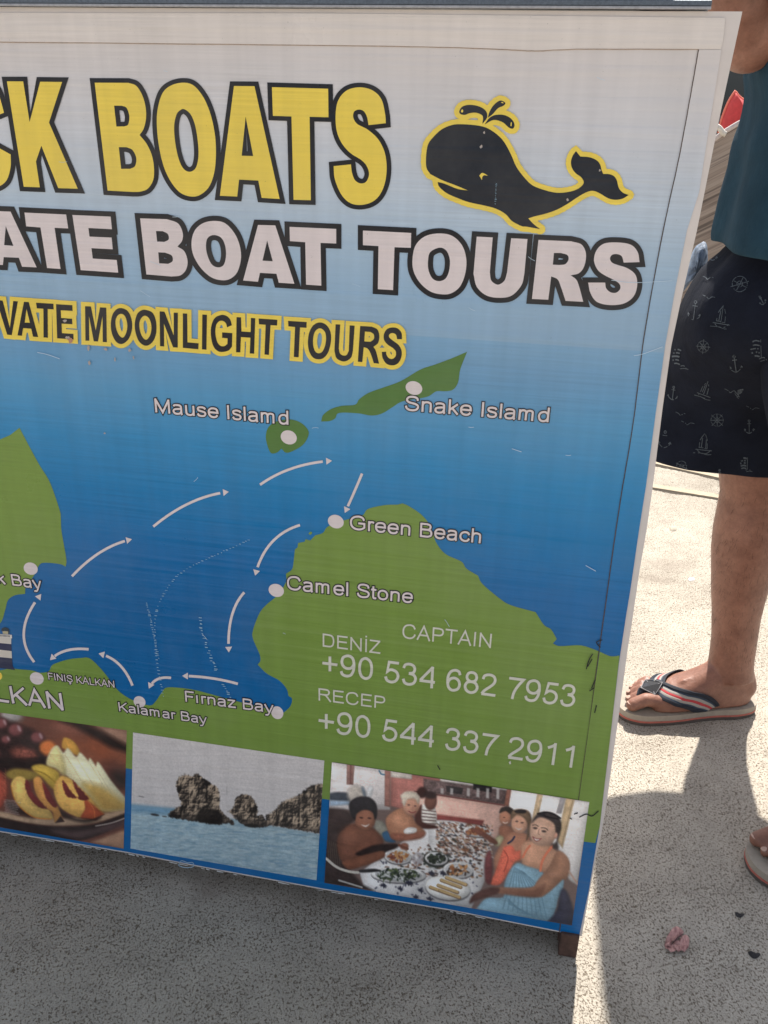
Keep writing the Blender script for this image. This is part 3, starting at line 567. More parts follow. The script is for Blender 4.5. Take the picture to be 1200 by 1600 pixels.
class Paint:
    def __init__(s, x0, y0, x1, y1, base, q=1.0):
        s.x0, s.y0, s.q = x0, y0, q; s.w, s.h = int((x1-x0)*q)+1, int((y1-y0)*q)+1
        s.a = np.ones((s.h, s.w, 3)) * np.array(base, float); s.t = (0, 0, 1); s.vol = .30
    def tf(s, ox, oy, k): s.t = (ox, oy, k)
    def xy(s, p): return ((s.t[0] + p[0] / s.t[2] - s.x0) * s.q, (s.t[1] + p[1] / s.t[2] - s.y0) * s.q)
    def blend(s, m, bx, col, grain=0.0):
        y0, y1, x0, x1 = bx; sub = s.a[y0:y1, x0:x1]
        c = np.array(col, float)
        if c.ndim == 1: c = np.ones_like(sub) * c
        if grain: c = c * (1 + grain * (fbm(y1-y0, x1-x0, 4, 5, 4)[..., None] - .5) * 2)
        sub[:] = sub * (1 - m[..., None]) + c * m[..., None]
    def box(s, pts, soft):
        X = [p[0] for p in pts]; Y = [p[1] for p in pts]; e = soft * 2 + 2
        return max(0, int(min(Y)-e)), min(s.h, int(max(Y)+e)+1), max(0, int(min(X)-e)), min(s.w, int(max(X)+e)+1)
    def poly(s, pts, col, soft=.8, al=1.0, grain=0.0, rough=0.0):
        if isinstance(pts, str): pts = spath(parse(pts), True, 5)
        P = [s.xy(p) for p in pts]; soft *= s.q; bx = s.box(P, soft); y0, y1, x0, x1 = bx
        if y1 <= y0 or x1 <= x0: return
        yy, xx = np.mgrid[y0:y1, x0:x1].astype(float)
        if rough:
            xx = xx + (fbm(y1-y0, x1-x0, 4, 4, 3) - .5) * rough * s.q; yy = yy + (fbm(y1-y0, x1-x0, 4, 4, 3) - .5) * rough * s.q
        ins = np.zeros(xx.shape, bool); d2 = np.full(xx.shape, 1e9)
        for i in range(len(P)):
            ax, ay = P[i]; bx_, by = P[(i+1) % len(P)]; ex, ey = bx_-ax, by-ay; L = ex*ex+ey*ey + 1e-9
            t = np.clip(((xx-ax)*ex + (yy-ay)*ey)/L, 0, 1); d2 = np.minimum(d2, (xx-ax-t*ex)**2 + (yy-ay-t*ey)**2)
            if abs(ey) > 1e-9:
                c = ((ay > yy) != (by > yy)) & (xx < ex*(yy-ay)/ey + ax); ins ^= c
        d = np.sqrt(d2) * np.where(ins, 1, -1); m = np.clip(d / soft / 2 + .5, 0, 1) * al
        ext = min(max(q[0] for q in P) - min(q[0] for q in P), max(q[1] for q in P) - min(q[1] for q in P))
        if ext > 9 and s.vol and al > .6:                   # rounded, unevenly lit forms
            rr_ = min(ext * .35, 22); v = .88 + .24 * np.clip(d / rr_, 0, 1) ** .6; gx = (xx - xx.mean()) / (np.ptp(xx) + 1); gyy = (yy - yy.mean()) / (np.ptp(yy) + 1)
            v = v * (1 - s.vol * (gx * .55 + gyy * .8)) * (1 + s.vol * 1.1 * (fbm(y1-y0, x1-x0, ext * .35 + 2, ext * .35 + 2, 5) - .5)); v = 1 + (v - 1) * s.vol / .3
            s.blend(m, bx, np.array(col, float) * v[..., None] * np.array([1.0, 1.0, 1.0]), grain)
        else: s.blend(m, bx, col, grain)
    def line(s, pts, wd, col, al=1.0, soft=.6):
        if isinstance(pts, str): pts = spath(parse(pts), False, 5)
        P = [s.xy(p) for p in pts]; bx = s.box(P, wd); y0, y1, x0, x1 = bx
        if y1 <= y0 or x1 <= x0: return
        yy, xx = np.mgrid[y0:y1, x0:x1].astype(float); d2 = np.full(xx.shape, 1e9)
        for i in range(len(P)-1):
            ax, ay = P[i]; bx_, by = P[i+1]; ex, ey = bx_-ax, by-ay; L = ex*ex+ey*ey+1e-9
            t = np.clip(((xx-ax)*ex + (yy-ay)*ey)/L, 0, 1); d2 = np.minimum(d2, (xx-ax-t*ex)**2 + (yy-ay-t*ey)**2)
        s.blend(np.clip((wd * s.q / 2 - np.sqrt(d2)) / soft + .5, 0, 1) * al, bx, col)
    def ell(s, cx, cy, rx, ry, col, ang=0, soft=.8, al=1.0, shade=0.0, grain=0.0, rough=0.0):
        n = 26; pts = [(cx + rx*math.cos(t)*math.cos(ang) - ry*math.sin(t)*math.sin(ang), cy + rx*math.cos(t)*math.sin(ang) + ry*math.sin(t)*math.cos(ang)) for t in [2*math.pi*i/n for i in range(n)]]
        s.poly(pts, col, soft, al, grain, rough)
        if shade:
            for f, o in ((.8, .10), (.6, .18), (.4, .25)):
                pts2 = [(cx + (x-cx)*f - rx*o*.8, cy + (y-cy)*f - ry*o*.8) for x, y in pts]
                s.poly(pts2, tuple(min(255, v * (1 + shade)) for v in col), 1.5, .35)
    def build(s, name, quad, off, nx, ny):
        k = np.array([.22, .56, .22]); b_ = np.pad(s.a, ((1, 1), (1, 1), (0, 0)), 'edge'); b_ = b_[:-2]*k[0] + b_[1:-1]*k[1] + b_[2:]*k[2]; s.a = b_[:, :-2]*k[0] + b_[:, 1:-1]*k[1] + b_[:, 2:]*k[2]
        g_ = s.a.mean(2, keepdims=True); s.a = (g_ + (s.a - g_) * .90) * 1.0 * (1 + .14 * (fbm(s.h, s.w, 3, 3, 3)[..., None] - .5))
        a = np.clip(s.a * (1 + .05 * (rng.random(s.a.shape[:2])[..., None] - .5)), 0, 255)
        u = np.linspace(0, 1, nx); v = np.linspace(0, 1, ny); U, V = np.meshgrid(u, v)
        TL, TR, BR, BL = [np.array(q, float) for q in quad]
        P = (TL*(1-U[..., None]) + TR*U[..., None])*(1-V[..., None]) + (BL*(1-U[..., None]) + BR*U[..., None])*V[..., None]
        px = np.clip((P[..., 0]-s.x0)*s.q, 0, s.w-1.001); py = np.clip((P[..., 1]-s.y0)*s.q, 0, s.h-1.001)
        ix, iy = px.astype(int), py.astype(int); fx, fy = (px-ix)[..., None], (py-iy)[..., None]
        col = (a[iy, ix]*(1-fx) + a[iy, np.minimum(ix+1, s.w-1)]*fx)*(1-fy) + (a[np.minimum(iy+1, s.h-1), ix]*(1-fx) + a[np.minimum(iy+1, s.h-1), np.minimum(ix+1, s.w-1)]*fx)*fy
        c = col / 255; c = np.where(c <= .04045, c/12.92, ((c+.055)/1.055)**2.4) * KP
        r = (np.stack([P[..., 0]-CX, P[..., 1]-CY, np.full(P.shape[:2], FPX)], -1)) @ RW.T; t = YB / r[..., 1:2]
        W3 = CAM + r * t; W3[..., 1] = YB - off
        me = bpy.data.meshes.new(name); idx = np.arange(nx*ny).reshape(ny, nx)
        f = np.stack([idx[:-1, :-1], idx[1:, :-1], idx[1:, 1:], idx[:-1, 1:]], -1).reshape(-1, 4)
        me.vertices.add(nx*ny); me.vertices.foreach_set('co', W3.reshape(-1)); me.loops.add(f.size); me.loops.foreach_set('vertex_index', f.reshape(-1).astype(np.int32))
        me.polygons.add(len(f)); me.polygons.foreach_set('loop_start', np.arange(0, f.size, 4, dtype=np.int32)); me.update(calc_edges=True)
        at = me.color_attributes.new('print', 'FLOAT_COLOR', 'POINT'); at.data.foreach_set('color', np.concatenate([c, np.ones(c.shape[:2] + (1,))], -1).reshape(-1).astype(np.float32))
        o = bpy.data.objects.new(name, me); C.objects.link(o); o.parent = sign; o.matrix_parent_inverse = Matrix.Translation(-sign.location); me.materials.append(M_photo); return o
def photo_mat():
    m, ns, ls = newmat('printed_photo'); a = N(ns, 'ShaderNodeVertexColor'); a.layer_name = 'print'; print_finish(m, ns, ls, a.outputs[0]); return m
M_photo = photo_mat()

# photo 1: a plate of fruit
p = Paint(-115, 1090, 200, 1330, (112, 66, 54), 1.6); p.tf(0, 1100, 6)
p.ell(900, 420, 420, 170, (150, 78, 50), .35, 30); p.ell(650, 230, 200, 80, (128, 76, 62), .2, 14)
p.poly('850,170 1250,230 1250,430 1080,360', (168, 126, 104), 7); p.ell(1080, 660, 150, 90, (92, 46, 38), .4, 12)
p.poly('560,150 ~760,165 ~950,250 1200,390 1200,450 ~1050,405 ~880,310 ~700,210', (44, 28, 26), 5); p.ell(1130, 700, 90, 60, (40, 26, 24), .7, 8)
p.ell(110, 110, 110, 70, (160, 152, 148), 0, 6)
p.poly('-700,100 0,120 ~180,190 ~330,250 ~420,330 ~440,520 430,600 0,650 -700,560', (50, 30, 30), 5, grain=.35)
for cx, cy, r in ((20, 180, 60), (150, 240, 72), (355, 310, 66), (-90, 240, 70), (-60, 360, 60), (60, 330, 45), (-220, 220, 72), (-240, 350, 66), (-380, 300, 80)):
    p.ell(cx, cy, r, r * .85, (112, 62, 62), 0, 3, shade=.3)
    p.ell(cx + r*.45, cy - r*.2, r*.15, r*.4, (205, 180, 185), -.4, 2, .8)
p.ell(230, 460, 130, 60, (132, 72, 60), .15, 5, grain=.4); p.ell(-150, 470, 150, 70, (120, 60, 60), 0, 5, grain=.3)
for i in range(11): p.line([(0, 510 + i*8), (440, 500 + i*10)], 1.1, (24, 18, 18), .5)
p.ell(455, 410, 85, 72, (212, 112, 52), .2, 3, shade=.15); p.poly('~582,400 ~605,312 ~690,345 ~748,430 ~735,485 ~640,430', (218, 156, 62), 1.5)
p.poly('~440,560 ~480,430 ~540,385 ~595,450 ~640,410 ~715,490 ~755,450 830,525 ~850,505 900,575 ~930,545 ~1050,720 1200,900 1200,1000 ~960,1000 ~820,850 ~640,680 ~530,600', (226, 218, 178), 1.6)
p.poly('~440,560 ~480,440 ~540,400 ~590,480 ~620,600 ~600,680 ~520,600', (228, 208, 132), 3, .8)
p.poly('~780,740 ~980,780 1190,930 1190,1000 ~960,1000 ~860,880', (204, 164, 78), 6, .9); p.poly('~870,800 ~960,830 ~1120,960 ~960,985', (150, 110, 50), 7, .5)
for i in range(26): p.line([(460 + i*12, 470 + i*16), (620 + i*14, 478 + i*19)], .9, (190, 168, 96), .55)
for i, (x, y) in enumerate(((612, 470), (730, 520), (848, 560), (915, 620))): p.line([(x, y), (x + 150, y + 240)], 1.4, (196, 184, 140), .5)
p.poly('~60,640 ~150,600 ~330,630 ~360,690 ~200,720 ~80,690', (150, 124, 56), 3); p.poly('~300,600 ~340,565 ~430,570 ~560,650 ~520,800 ~400,690', (208, 170, 66), 2); p.line('~330,620 ~420,650 ~520,730', 2.2, (168, 128, 40), .7)
p.poly('-700,1010 0,1000 ~300,1060 ~700,1060 1200,985 1200,1030 ~900,1110 ~600,1140 ~300,1120 0,1060 -700,1080', (184, 150, 120), 2)
p.poly('-700,1080 0,1060 ~300,1122 ~600,1145 ~900,1118 1200,1010 1200,1100 ~900,1235 ~700,1275 ~400,1250 0,1150 -700,1180', (42, 28, 28), 2)
p.poly('~480,1180 ~800,1175 1190,1060 1190,1140 ~900,1230 ~700,1262', (92, 70, 70), 4, .8); p.line('~900,1140 ~1050,1110 1190,1060', 1.6, (190, 175, 165), .9)
p.poly('860,1290 1190,1165 1190,1370', (180, 136, 108), 3); p.poly('~60,900 ~220,980 ~330,1060 ~120,1010', (40, 28, 26), 4, .8); p.poly('~560,980 ~720,1070 ~950,1060 ~800,1110 ~600,1060', (40, 26, 24), 3, .9)
p.ell(-30, 800, 105, 185, (168, 74, 56), 0, 3, shade=.2, grain=.2); p.ell(-330, 800, 190, 190, (150, 60, 50), 0, 4, shade=.2)
for i in range(12): p.line([(10 + rng.random()*40, 600 + i*20), (60, 620 + i*22)], .8, (220, 130, 100), .5)
p.poly('~105,760 ~140,690 ~200,675 ~250,710 ~290,850 ~350,940 ~460,985 ~500,1050 ~480,1078 ~330,1060 ~220,990 ~140,890', (228, 184, 96), 1.3, grain=.1); p.line('~105,760 ~140,890 ~220,990 ~330,1060 ~480,1076', 1.6, (206, 118, 44), .9)
p.poly('~315,720 ~340,680 ~385,690 ~440,790 ~540,950 600,1095 510,1105 ~495,1010 ~430,965 ~345,850', (214, 146, 72), 1.2)
p.poly('~245,710 ~275,740 ~310,830 ~400,930 ~445,980 ~370,965 ~290,890 ~240,780', (122, 42, 42), 1.2, rough=3); p.poly('~400,735 ~440,780 ~490,860 ~540,945 ~505,962 ~435,880', (126, 42, 42), 1, rough=2); p.poly('570,1045 608,1100 520,1112', (44, 24, 24), 1)
p.poly('~505,800 ~530,720 ~580,670 ~650,690 ~700,730 ~860,880 980,1030 ~870,1072 ~740,1060 ~600,990 ~540,920', (228, 172, 82), 1.3, grain=.08)
p.poly('~805,890 980,1030 ~870,1074 ~760,1062 ~800,980', (176, 74, 42), 1.6); p.line('~830,910 ~880,980 ~890,1060', 1.2, (226, 130, 60), .7); p.poly('740,1060 870,1074 980,1032 900,1090', (60, 24, 22), 1.2)
p.poly('~585,715 ~620,740 ~660,800 ~740,885 ~800,900 ~835,880 ~740,775 ~680,705 ~710,800 ~740,860 ~690,880 ~620,850', (124, 40, 40), 1.1, rough=3)
for i in range(9): p.line([(40 + rng.random()*20, 895 + i*14), (150 + rng.random()*60, 905 + i*16)], .8, (215, 210, 205), .7)
p.build('photo_print', [(-110, 1097.5), (198.5, 1140.5), (193.5, 1325.5), (-110, 1273)], G2, 300, 190)

# photo 2: rocks standing in the sea
p = Paint(200, 1135, 512, 1380, (206, 200, 199), 1.6); p.tf(190, 1130, 3.636)
p.vol = .12; n = fbm(p.h, p.w, 3, 60, 3); p.a *= (1 + .05 * (n[..., None] - .5) * 2)
p.poly('0,452 300,482 1200,640 1200,1000 0,1000', (146, 172, 184), 1); p.poly('0,452 300,482 300,520 0,500', (104, 150, 182), 4, .8)
sub = fbm(p.h, p.w, 3.2, 15, 5); yy, xx = np.mgrid[0:p.h, 0:p.w]; ln = (p.y0 + yy / p.q - 1130) * 3.636 > 470 + ((p.x0 + xx / p.q) - 190) * 3.636 * .148
p.a = np.where(ln[..., None], p.a * (1 + (sub[..., None] - .5) * np.array([.60, .40, .28])), p.a)
for _ in range(90):
    x, y = rng.random() * 1050 + 60, rng.random() * 300 + 570; p.line([(x, y), (x + 20 + rng.random()*60, y + 6)], 1 + rng.random(), (94, 134, 170) if rng.random() < .7 else (190, 198, 200), .35)
def ridged(cy, seed=0):
    t = 0; k = 1; q = 0
    for i in range(5): t = t + (1 - abs(2 * vnoise(p.h, p.w, max(cy / 1.9**i, .8), max(cy * .8 / 1.9**i, .8)) - 1)) * k; q += k; k *= .62
    return t / q
Hr = ridged(22); Hb = fbm(p.h, p.w, 26, 20, 5)
def rock(s):
    t = Paint(200, 1135, 512, 1380, (0, 0, 0), 1.6); t.tf(*p.t); t.vol = 0; t.poly(s, (1, 1, 1), .6, rough=5); m = t.a[..., :1]
    gy_, gx_ = np.gradient(Hr); L = np.clip(.46 - gx_ * 5.5 - gy_ * 6.5 + (Hb - .5) * 1.5, 0, 1)
    pts = parse(s); Y = [q[1] for q in pts]; X = [q[0] for q in pts]; yc = (p.y0 + np.mgrid[0:p.h, 0:p.w][0] / p.q - 1130) * 3.636; xc = (p.x0 + np.mgrid[0:p.h, 0:p.w][1] / p.q - 190) * 3.636
    base_y = max(Y) - (max(X) - xc) * .12; low = np.clip((base_y - yc) / 45, 0, 1); L = np.clip((L - .2) * 1.55, 0, 1) * (.25 + .75 * low)
    c = np.array([34, 29, 28.]) * (1 - L[..., None]) + np.array([196, 172, 146.]) * L[..., None]
    p.a = p.a * (1 - m) + c * m
rock('265,532 ~275,500 ~330,470 ~340,450 ~325,410 ~310,345 ~330,305 ~365,288 ~400,300 ~430,285 ~480,320 ~550,372 ~558,440 ~560,480 ~590,520 ~625,545 ~640,575 ~590,565 560,576 ~480,566 ~400,552')
rock('605,495 ~632,480 ~640,450 ~662,412 ~700,402 ~745,420 ~775,480 ~768,525 ~800,520 ~830,560 ~840,580 ~780,592 ~710,578 ~660,552')
rock('820,525 ~870,490 ~920,440 ~1000,410 ~1060,362 ~1105,345 1160,340 1160,630 ~1050,612 ~900,585 ~825,572')
p.poly('~470,480 ~560,500 ~580,560 ~520,570 ~430,550 ~430,510', (24, 20, 20), 2, .8); p.ell(740, 580, 42, 10, (24, 22, 22), .1, 1); p.ell(190, 518, 24, 6, (40, 38, 40), .15, 1); p.ell(245, 528, 14, 3, (60, 56, 56), .1, .8)
p.line([(100, 412), (128, 418)], 1.2, (90, 84, 84), .8); p.line([(600, 360), (598, 405)], 1.3, (150, 146, 146), .6)
p.build('photo_print', [(208.3, 1143.8), (507, 1187.8), (494.8, 1374.8), (204.3, 1325.2)], G2, 300, 190)

# photo 3: people round a long lunch table on deck
p = Paint(500, 1180, 925, 1450, (120, 98, 92), 1.8); A = (490, 1170, 5); Bt = (700, 1200, 5); p.tf(*A)
p.poly('100,90 620,160 600,470 100,470', (218, 208, 204), 1.5, grain=.06); p.poly('125,340 ~200,330 ~285,345 290,405 125,400', (66, 72, 82), 2); p.poly('125,395 280,400 285,430 125,440', (150, 170, 190), 2); p.ell(330, 345, 65, 70, (200, 188, 176), .3, 3, grain=.15)
p.poly('262,110 322,118 312,275 260,272', (152, 112, 102), 1); p.poly('285,115 300,118 296,270 284,270', (110, 70, 66), 1, .7); p.poly('558,160 606,168 600,450 556,440', (158, 108, 96), 1)
p.ell(395, 330, 14, 45, (110, 120, 130), -.3, 2); p.ell(440, 330, 25, 50, (200, 200, 200), .2, 2, .8); p.line('~515,165 ~530,190 ~555,195', 2.2, (70, 120, 150))
p.poly('604,170 800,200 1250,262 1250,620 ~900,520 604,440', (172, 108, 98), 1.2, grain=.08); p.poly('604,166 770,190 770,232 604,215', (206, 194, 182), 1.2)
p.tf(*Bt); p.poly('-60,75 480,155 470,200 -60,110', (204, 198, 190), 1); p.poly('-190,75 470,170 440,285 -190,190', (104, 84, 82), 1.5, grain=.4)
p.poly('198,112 345,135 342,185 198,160', (38, 34, 36), 1); p.poly('-15,130 120,150 110,200 -10,180', (54, 48, 50), 1)
for x in (-55, 20, 150, 225, 300, 380): p.poly(f'{x},150 {x+22},153 {x+20},{200+x*.1} {x-2},{195+x*.1}', (206, 200, 196), 1, .8)
p.poly('-260,170 450,285 ~400,500 340,600 250,470 -260,370', (212, 168, 152), 2, grain=.08); p.line([(-260, 175), (440, 285)], 2.2, (122, 70, 66)); p.poly('-260,330 285,400 265,448 -260,380', (146, 70, 66), 1.2); p.line([(-260, 335), (285, 402)], 1.2, (206, 140, 124))
p.poly('490,158 1110,258 1010,910 ~930,840 ~870,640 ~650,420 ~480,300', (220, 214, 210), 1.5, grain=.05)
p.poly('462,152 496,158 475,290 440,284', (150, 96, 80), 1); p.poly('698,192 742,200 700,400 655,400', (206, 176, 138), 1); p.poly('880,215 922,222 885,350 845,345', (172, 164, 164), 1); p.poly('922,222 992,235 895,620 850,560', (202, 172, 132), 1.2); p.line([(975, 245), (890, 590)], 1.0, (150, 120, 90), .7)
# table
p.tf(*A); p.poly('360,960 ~470,880 ~600,800 ~720,700 ~900,590 ~1000,550 1350,600 1370,900 1230,1250 470,1110 390,1060', (206, 202, 200), 1.2)
p.tf(*Bt); p.poly('-150,400 ~120,420 ~290,510 ~330,620 ~300,740 ~285,880 ~170,1070 ~0,1060 -150,1000', (204, 200, 198), 1.5)
p.tf(*A)
for _ in range(900):
    t = rng.random(); x = 960 + rng.random()*440; y = 560 + rng.random()*260 + (x-960)*.06; c = [(150, 86, 58), (60, 50, 46), (214, 206, 198), (120, 66, 50), (40, 40, 48), (176, 130, 90), (190, 180, 176)][int(rng.random()*7)]
    p.ell(x, y, 3 + rng.random()*13, 2 + rng.random()*5, c, rng.random()*.8, .8, .7)
for _ in range(160):
    x = 480 + rng.random()*800; y = 820 + rng.random()*340; c = [(40, 44, 66), (60, 60, 80), (220, 216, 214)][int(rng.random()*3)]
    p.ell(x, y, 5 + rng.random()*13, 3 + rng.random()*6, c, rng.random()*3, .6, .7)
def plate(cx, cy, rx, ry, cols, an=.1, n=70):
    p.ell(cx, cy + 8, rx, ry, (96, 92, 96), an, 1.2); p.ell(cx, cy, rx, ry, (224, 220, 216), an, .8); p.ell(cx, cy, rx*.85, ry*.8, (190, 188, 188), an, 1)
    for _ in range(n):
        a, r = rng.random()*6.3, rng.random()**.6 * .75; p.ell(cx + r*rx*math.cos(a), cy + r*ry*math.sin(a), 5 + rng.random()*rx*.12, 4 + rng.random()*8, cols[int(rng.random()*len(cols))], rng.random()*3, .6, .9)
for _ in range(330):
    x = 560 + rng.random()*760; y = 700 + rng.random()*300; c = [(52, 40, 36), (120, 70, 46), (150, 100, 64), (38, 42, 34), (228, 224, 220), (84, 60, 52)][int(rng.random()*6)]
    if y > 735 + (900 - x) * .25 and y < 1010: p.ell(x, y, 5 + rng.random()*16, 3 + rng.random()*7, c, rng.random()*.9, .8, .8)
plate(1280, 640, 110, 40, [(150, 84, 56), (190, 130, 90), (100, 56, 44)]); plate(660, 835, 108, 58, [(176, 108, 60), (206, 150, 90), (120, 60, 50)])
p.ell(960, 860, 105, 65, (42, 48, 40), .1, 2, rough=5); plate(960, 850, 90, 50, [(40, 50, 38), (60, 70, 50), (28, 32, 30)])
plate(665, 978, 215, 62, [(48, 62, 42), (30, 36, 32), (90, 104, 60), (60, 70, 56), (200, 200, 196)], .04, 130); p.poly('~360,940 ~480,930 ~520,950 ~380,960', (44, 42, 44), 1)
plate(1130, 940, 118, 62, [(160, 96, 56), (70, 52, 44), (206, 150, 96)], .1, 60)
p.ell(1050, 1090, 178, 95, (110, 106, 108), .12, 1.4); p.ell(1050, 1078, 178, 95, (224, 220, 214), .12, .8)
for i, (x, y) in enumerate(((915, 1075), (975, 1060), (1000, 1020), (1040, 1000), (990, 1100))): p.line([(x, y), (x + 150, y + 55)], 5.6, (128, 96, 66), 1); p.line([(x, y - 3), (x + 148, y + 51)], 4.2, (206, 172, 118), 1)
p.ell(815, 850, 46, 50, (150, 140, 144), 0, 1, .6); p.ell(805, 840, 16, 26, (226, 222, 222), 0, 1.5, .7); p.line([(812, 895), (806, 935)], 1.6, (200, 196, 196), .9)
for x, y in ((545, 1060), (680, 1085), (840, 1100), (800, 1150), (910, 1165), (740, 1040), (1010, 965), (925, 965), (760, 1045)): p.ell(x, y, 26, 13, (46, 46, 62), .3, 1.2, rough=5); p.line([(x, y-20), (x + 4, y + 22)], 1.4, (46, 46, 62))
p.poly('80,640 250,560 210,860 390,1060 470,1100 80,1045', (58, 46, 44), 3, grain=.2); p.poly('100,450 ~250,470 330,540 240,640 100,640', (66, 52, 50), 3); p.line('~100,850 ~180,915 ~270,950 350,960', 4, (206, 198, 186)); p.line([(200, 1020), (380, 1075)], 2.5, (200, 196, 190), .9)
for i in range(6): p.line([(110 + i*16, 700 + i*8), (120 + i*18, 850 + i*14)], 1.4, (96, 84, 74), .8)
# sitters (soft, small figures of the print)
p.poly('~845,440 ~900,430 ~955,460 ~960,580 ~900,615 ~845,590', (222, 214, 204), 1)
for i in range(5): p.line([(848, 470 + i*26), (955, 484 + i*24)], 1.7, (110, 84, 80), .9)
p.poly('~800,500 ~845,430 ~850,560 ~950,590 ~960,615 ~860,615 ~800,580', (88, 50, 44), 1.5); p.ell(850, 335, 42, 44, (62, 36, 34), 0, 2); p.ell(917, 405, 48, 68, (112, 70, 58), .1, 1.5, shade=.2); p.ell(915, 355, 48, 28, (52, 34, 34), .1, 2)
p.poly('~480,560 ~540,560 ~600,640 ~560,710 ~490,650', (132, 128, 116), 2); p.poly('~540,650 ~600,640 ~640,720 ~560,712', (56, 96, 130), 1.5)
p.poly('~565,560 ~600,500 ~690,455 ~760,500 ~800,570 ~870,640 ~800,685 ~700,705 ~610,690', (180, 122, 92), 1.5, grain=.06); p.ell(690, 560, 80, 70, (196, 138, 106), .3, 6, .7); p.poly('~610,655 ~740,655 ~870,640 ~850,690 ~720,712 ~620,700', (150, 92, 72), 2)
p.poly('~710,625 ~750,605 ~805,615 ~800,645 ~740,658 ~708,650', (228, 222, 216), 1); p.ell(763, 435, 66, 82, (200, 144, 118), .1, 1.5, shade=.12); p.poly('~690,400 ~685,350 ~730,325 ~790,330 ~830,370 ~820,420 ~790,385 ~735,390 ~712,440', (222, 206, 184), 1.5, rough=3)
p.ell(745, 432, 9, 5, (90, 60, 54), 0, 1); p.ell(795, 440, 9, 5, (90, 60, 54), 0, 1); p.line('~745,480 ~772,492 ~800,482', 1.6, (150, 70, 66)); p.ell(778, 458, 9, 12, (178, 118, 98), 0, 2, .7)
p.poly('~185,720 ~210,650 ~300,580 ~400,580 ~500,640 ~550,720 ~500,790 ~400,830 ~250,880 ~200,830', (116, 72, 56), 2, grain=.08); p.ell(300, 680, 90, 80, (136, 86, 66), -.4, 8, .7); p.poly('~330,815 ~430,760 ~520,740 ~640,735 ~660,760 ~560,800 ~420,835', (40, 26, 26), 2)
p.poly('~225,880 ~300,850 ~420,815 ~530,790 ~560,810 ~540,850 ~400,905 ~280,935', (128, 78, 58), 1.5); p.ell(710, 755, 34, 28, (140, 88, 70), 0, 1.5); p.line([(670, 745), (735, 775)], 4, (120, 72, 56))
p.ell(405, 545, 80, 88, (148, 96, 74), .1, 1.5, shade=.15); p.poly('~290,500 ~280,420 ~340,372 ~430,370 ~490,420 ~498,510 ~480,545 ~462,490 ~400,470 ~340,500 ~325,550', (44, 40, 44), 1.5, grain=.2)
p.ell(375, 532, 14, 6, (60, 36, 34), .1, 1); p.ell(438, 535, 14, 6, (60, 36, 34), .1, 1); p.ell(408, 560, 12, 18, (170, 112, 88), 0, 2, .7); p.poly('~375,585 ~408,592 ~438,580 ~410,604', (224, 212, 204), .8)
p.tf(*Bt)
p.poly('~400,460 ~450,440 ~510,470 ~500,560 ~420,560', (150, 98, 76), 1.5); p.ell(448, 378, 46, 62, (180, 122, 96), 0, 1.2, shade=.12); p.poly('~403,345 ~420,302 ~480,298 ~515,325 ~500,360 ~450,330', (54, 46, 44), 1.3); p.line([(432, 378), (446, 380)], 1, (70, 44, 40)); p.line('~430,415 ~448,424 ~466,416', 1.4, (220, 200, 190))
p.poly('~360,560 ~400,520 ~440,540 ~420,600 ~370,600', (164, 156, 120), 2); p.poly('~180,470 ~260,480 ~380,560 ~370,590 ~270,530', (120, 72, 58), 1.5)
p.poly('~430,560 ~480,500 ~560,490 ~640,540 ~600,700 ~420,760 ~380,820 ~360,700', (172, 116, 90), 2); p.line('~470,580 ~500,560 ~520,530', 3, (46, 50, 80)); p.ell(560, 425, 66, 80, (206, 152, 124), .1, 1.3, shade=.1)
p.poly('~495,390 ~500,330 ~560,312 ~630,330 ~655,400 ~640,500 ~612,560 ~625,450 ~600,390 ~540,360', (112, 88, 68), 1.5, grain=.15); p.poly('~520,330 ~560,316 ~610,325 ~600,345 ~540,345', (40, 34, 36), 1)
p.ell(538, 410, 11, 5, (70, 50, 46), 0, .8); p.ell(580, 420, 11, 5, (70, 50, 46), 0, .8); p.poly('~525,455 ~550,468 ~578,462 ~552,478', (228, 214, 206), .7)
p.poly('~425,640 ~445,605 ~500,600 ~530,640 ~580,635 ~575,700 ~520,730 ~450,850 ~400,905 ~330,895 ~370,800', (236, 110, 84), 1.4, grain=.1); p.line('~440,640 ~470,700 ~440,800', 2, (196, 76, 60), .8); p.poly('~290,700 ~330,640 ~350,780 ~330,900 ~290,860', (110, 54, 56), 2)
p.poly('~575,600 ~650,560 ~760,570 ~850,640 ~930,700 ~948,800 ~900,870 ~720,800 ~590,760', (186, 136, 108), 2, grain=.05)
p.poly('~540,735 ~620,760 ~725,795 ~800,880 ~900,860 ~890,960 ~860,1020 ~840,1100 ~780,1188 500,1150 220,1092 ~300,1010 ~430,1000 ~440,900 ~480,800', (134, 172, 190), 1.6, grain=.08)
for i in range(10): p.line([(520 + i*8, 770 + i*4), (480 + i*26, 920), (430 + i*38, 1090 + i*9)], 1.8, (92, 130, 152), .55)
for i in range(8): p.line([(470, 1010 + i*6), (560 + i*20, 1120 + i*6)], 1.6, (100, 140, 160), .5)
p.poly('~860,640 ~940,700 ~945,800 ~880,880 ~760,985 ~690,1002 ~500,985 ~350,960 ~380,925 ~640,925 ~700,870 ~790,760', (176, 124, 96), 1.6, grain=.05); p.poly('~380,945 ~640,950 ~700,930 ~760,900 ~700,1000 ~500,985', (128, 82, 66), 3, .7); p.poly('~170,1050 ~200,980 ~320,930 ~400,930 ~380,975 ~240,1020', (92, 58, 52), 2)
p.line('~640,600 ~610,640 ~585,690', 3.4, (236, 128, 92)); p.line('~815,605 ~770,660 ~735,725 ~722,795', 4, (236, 128, 92))
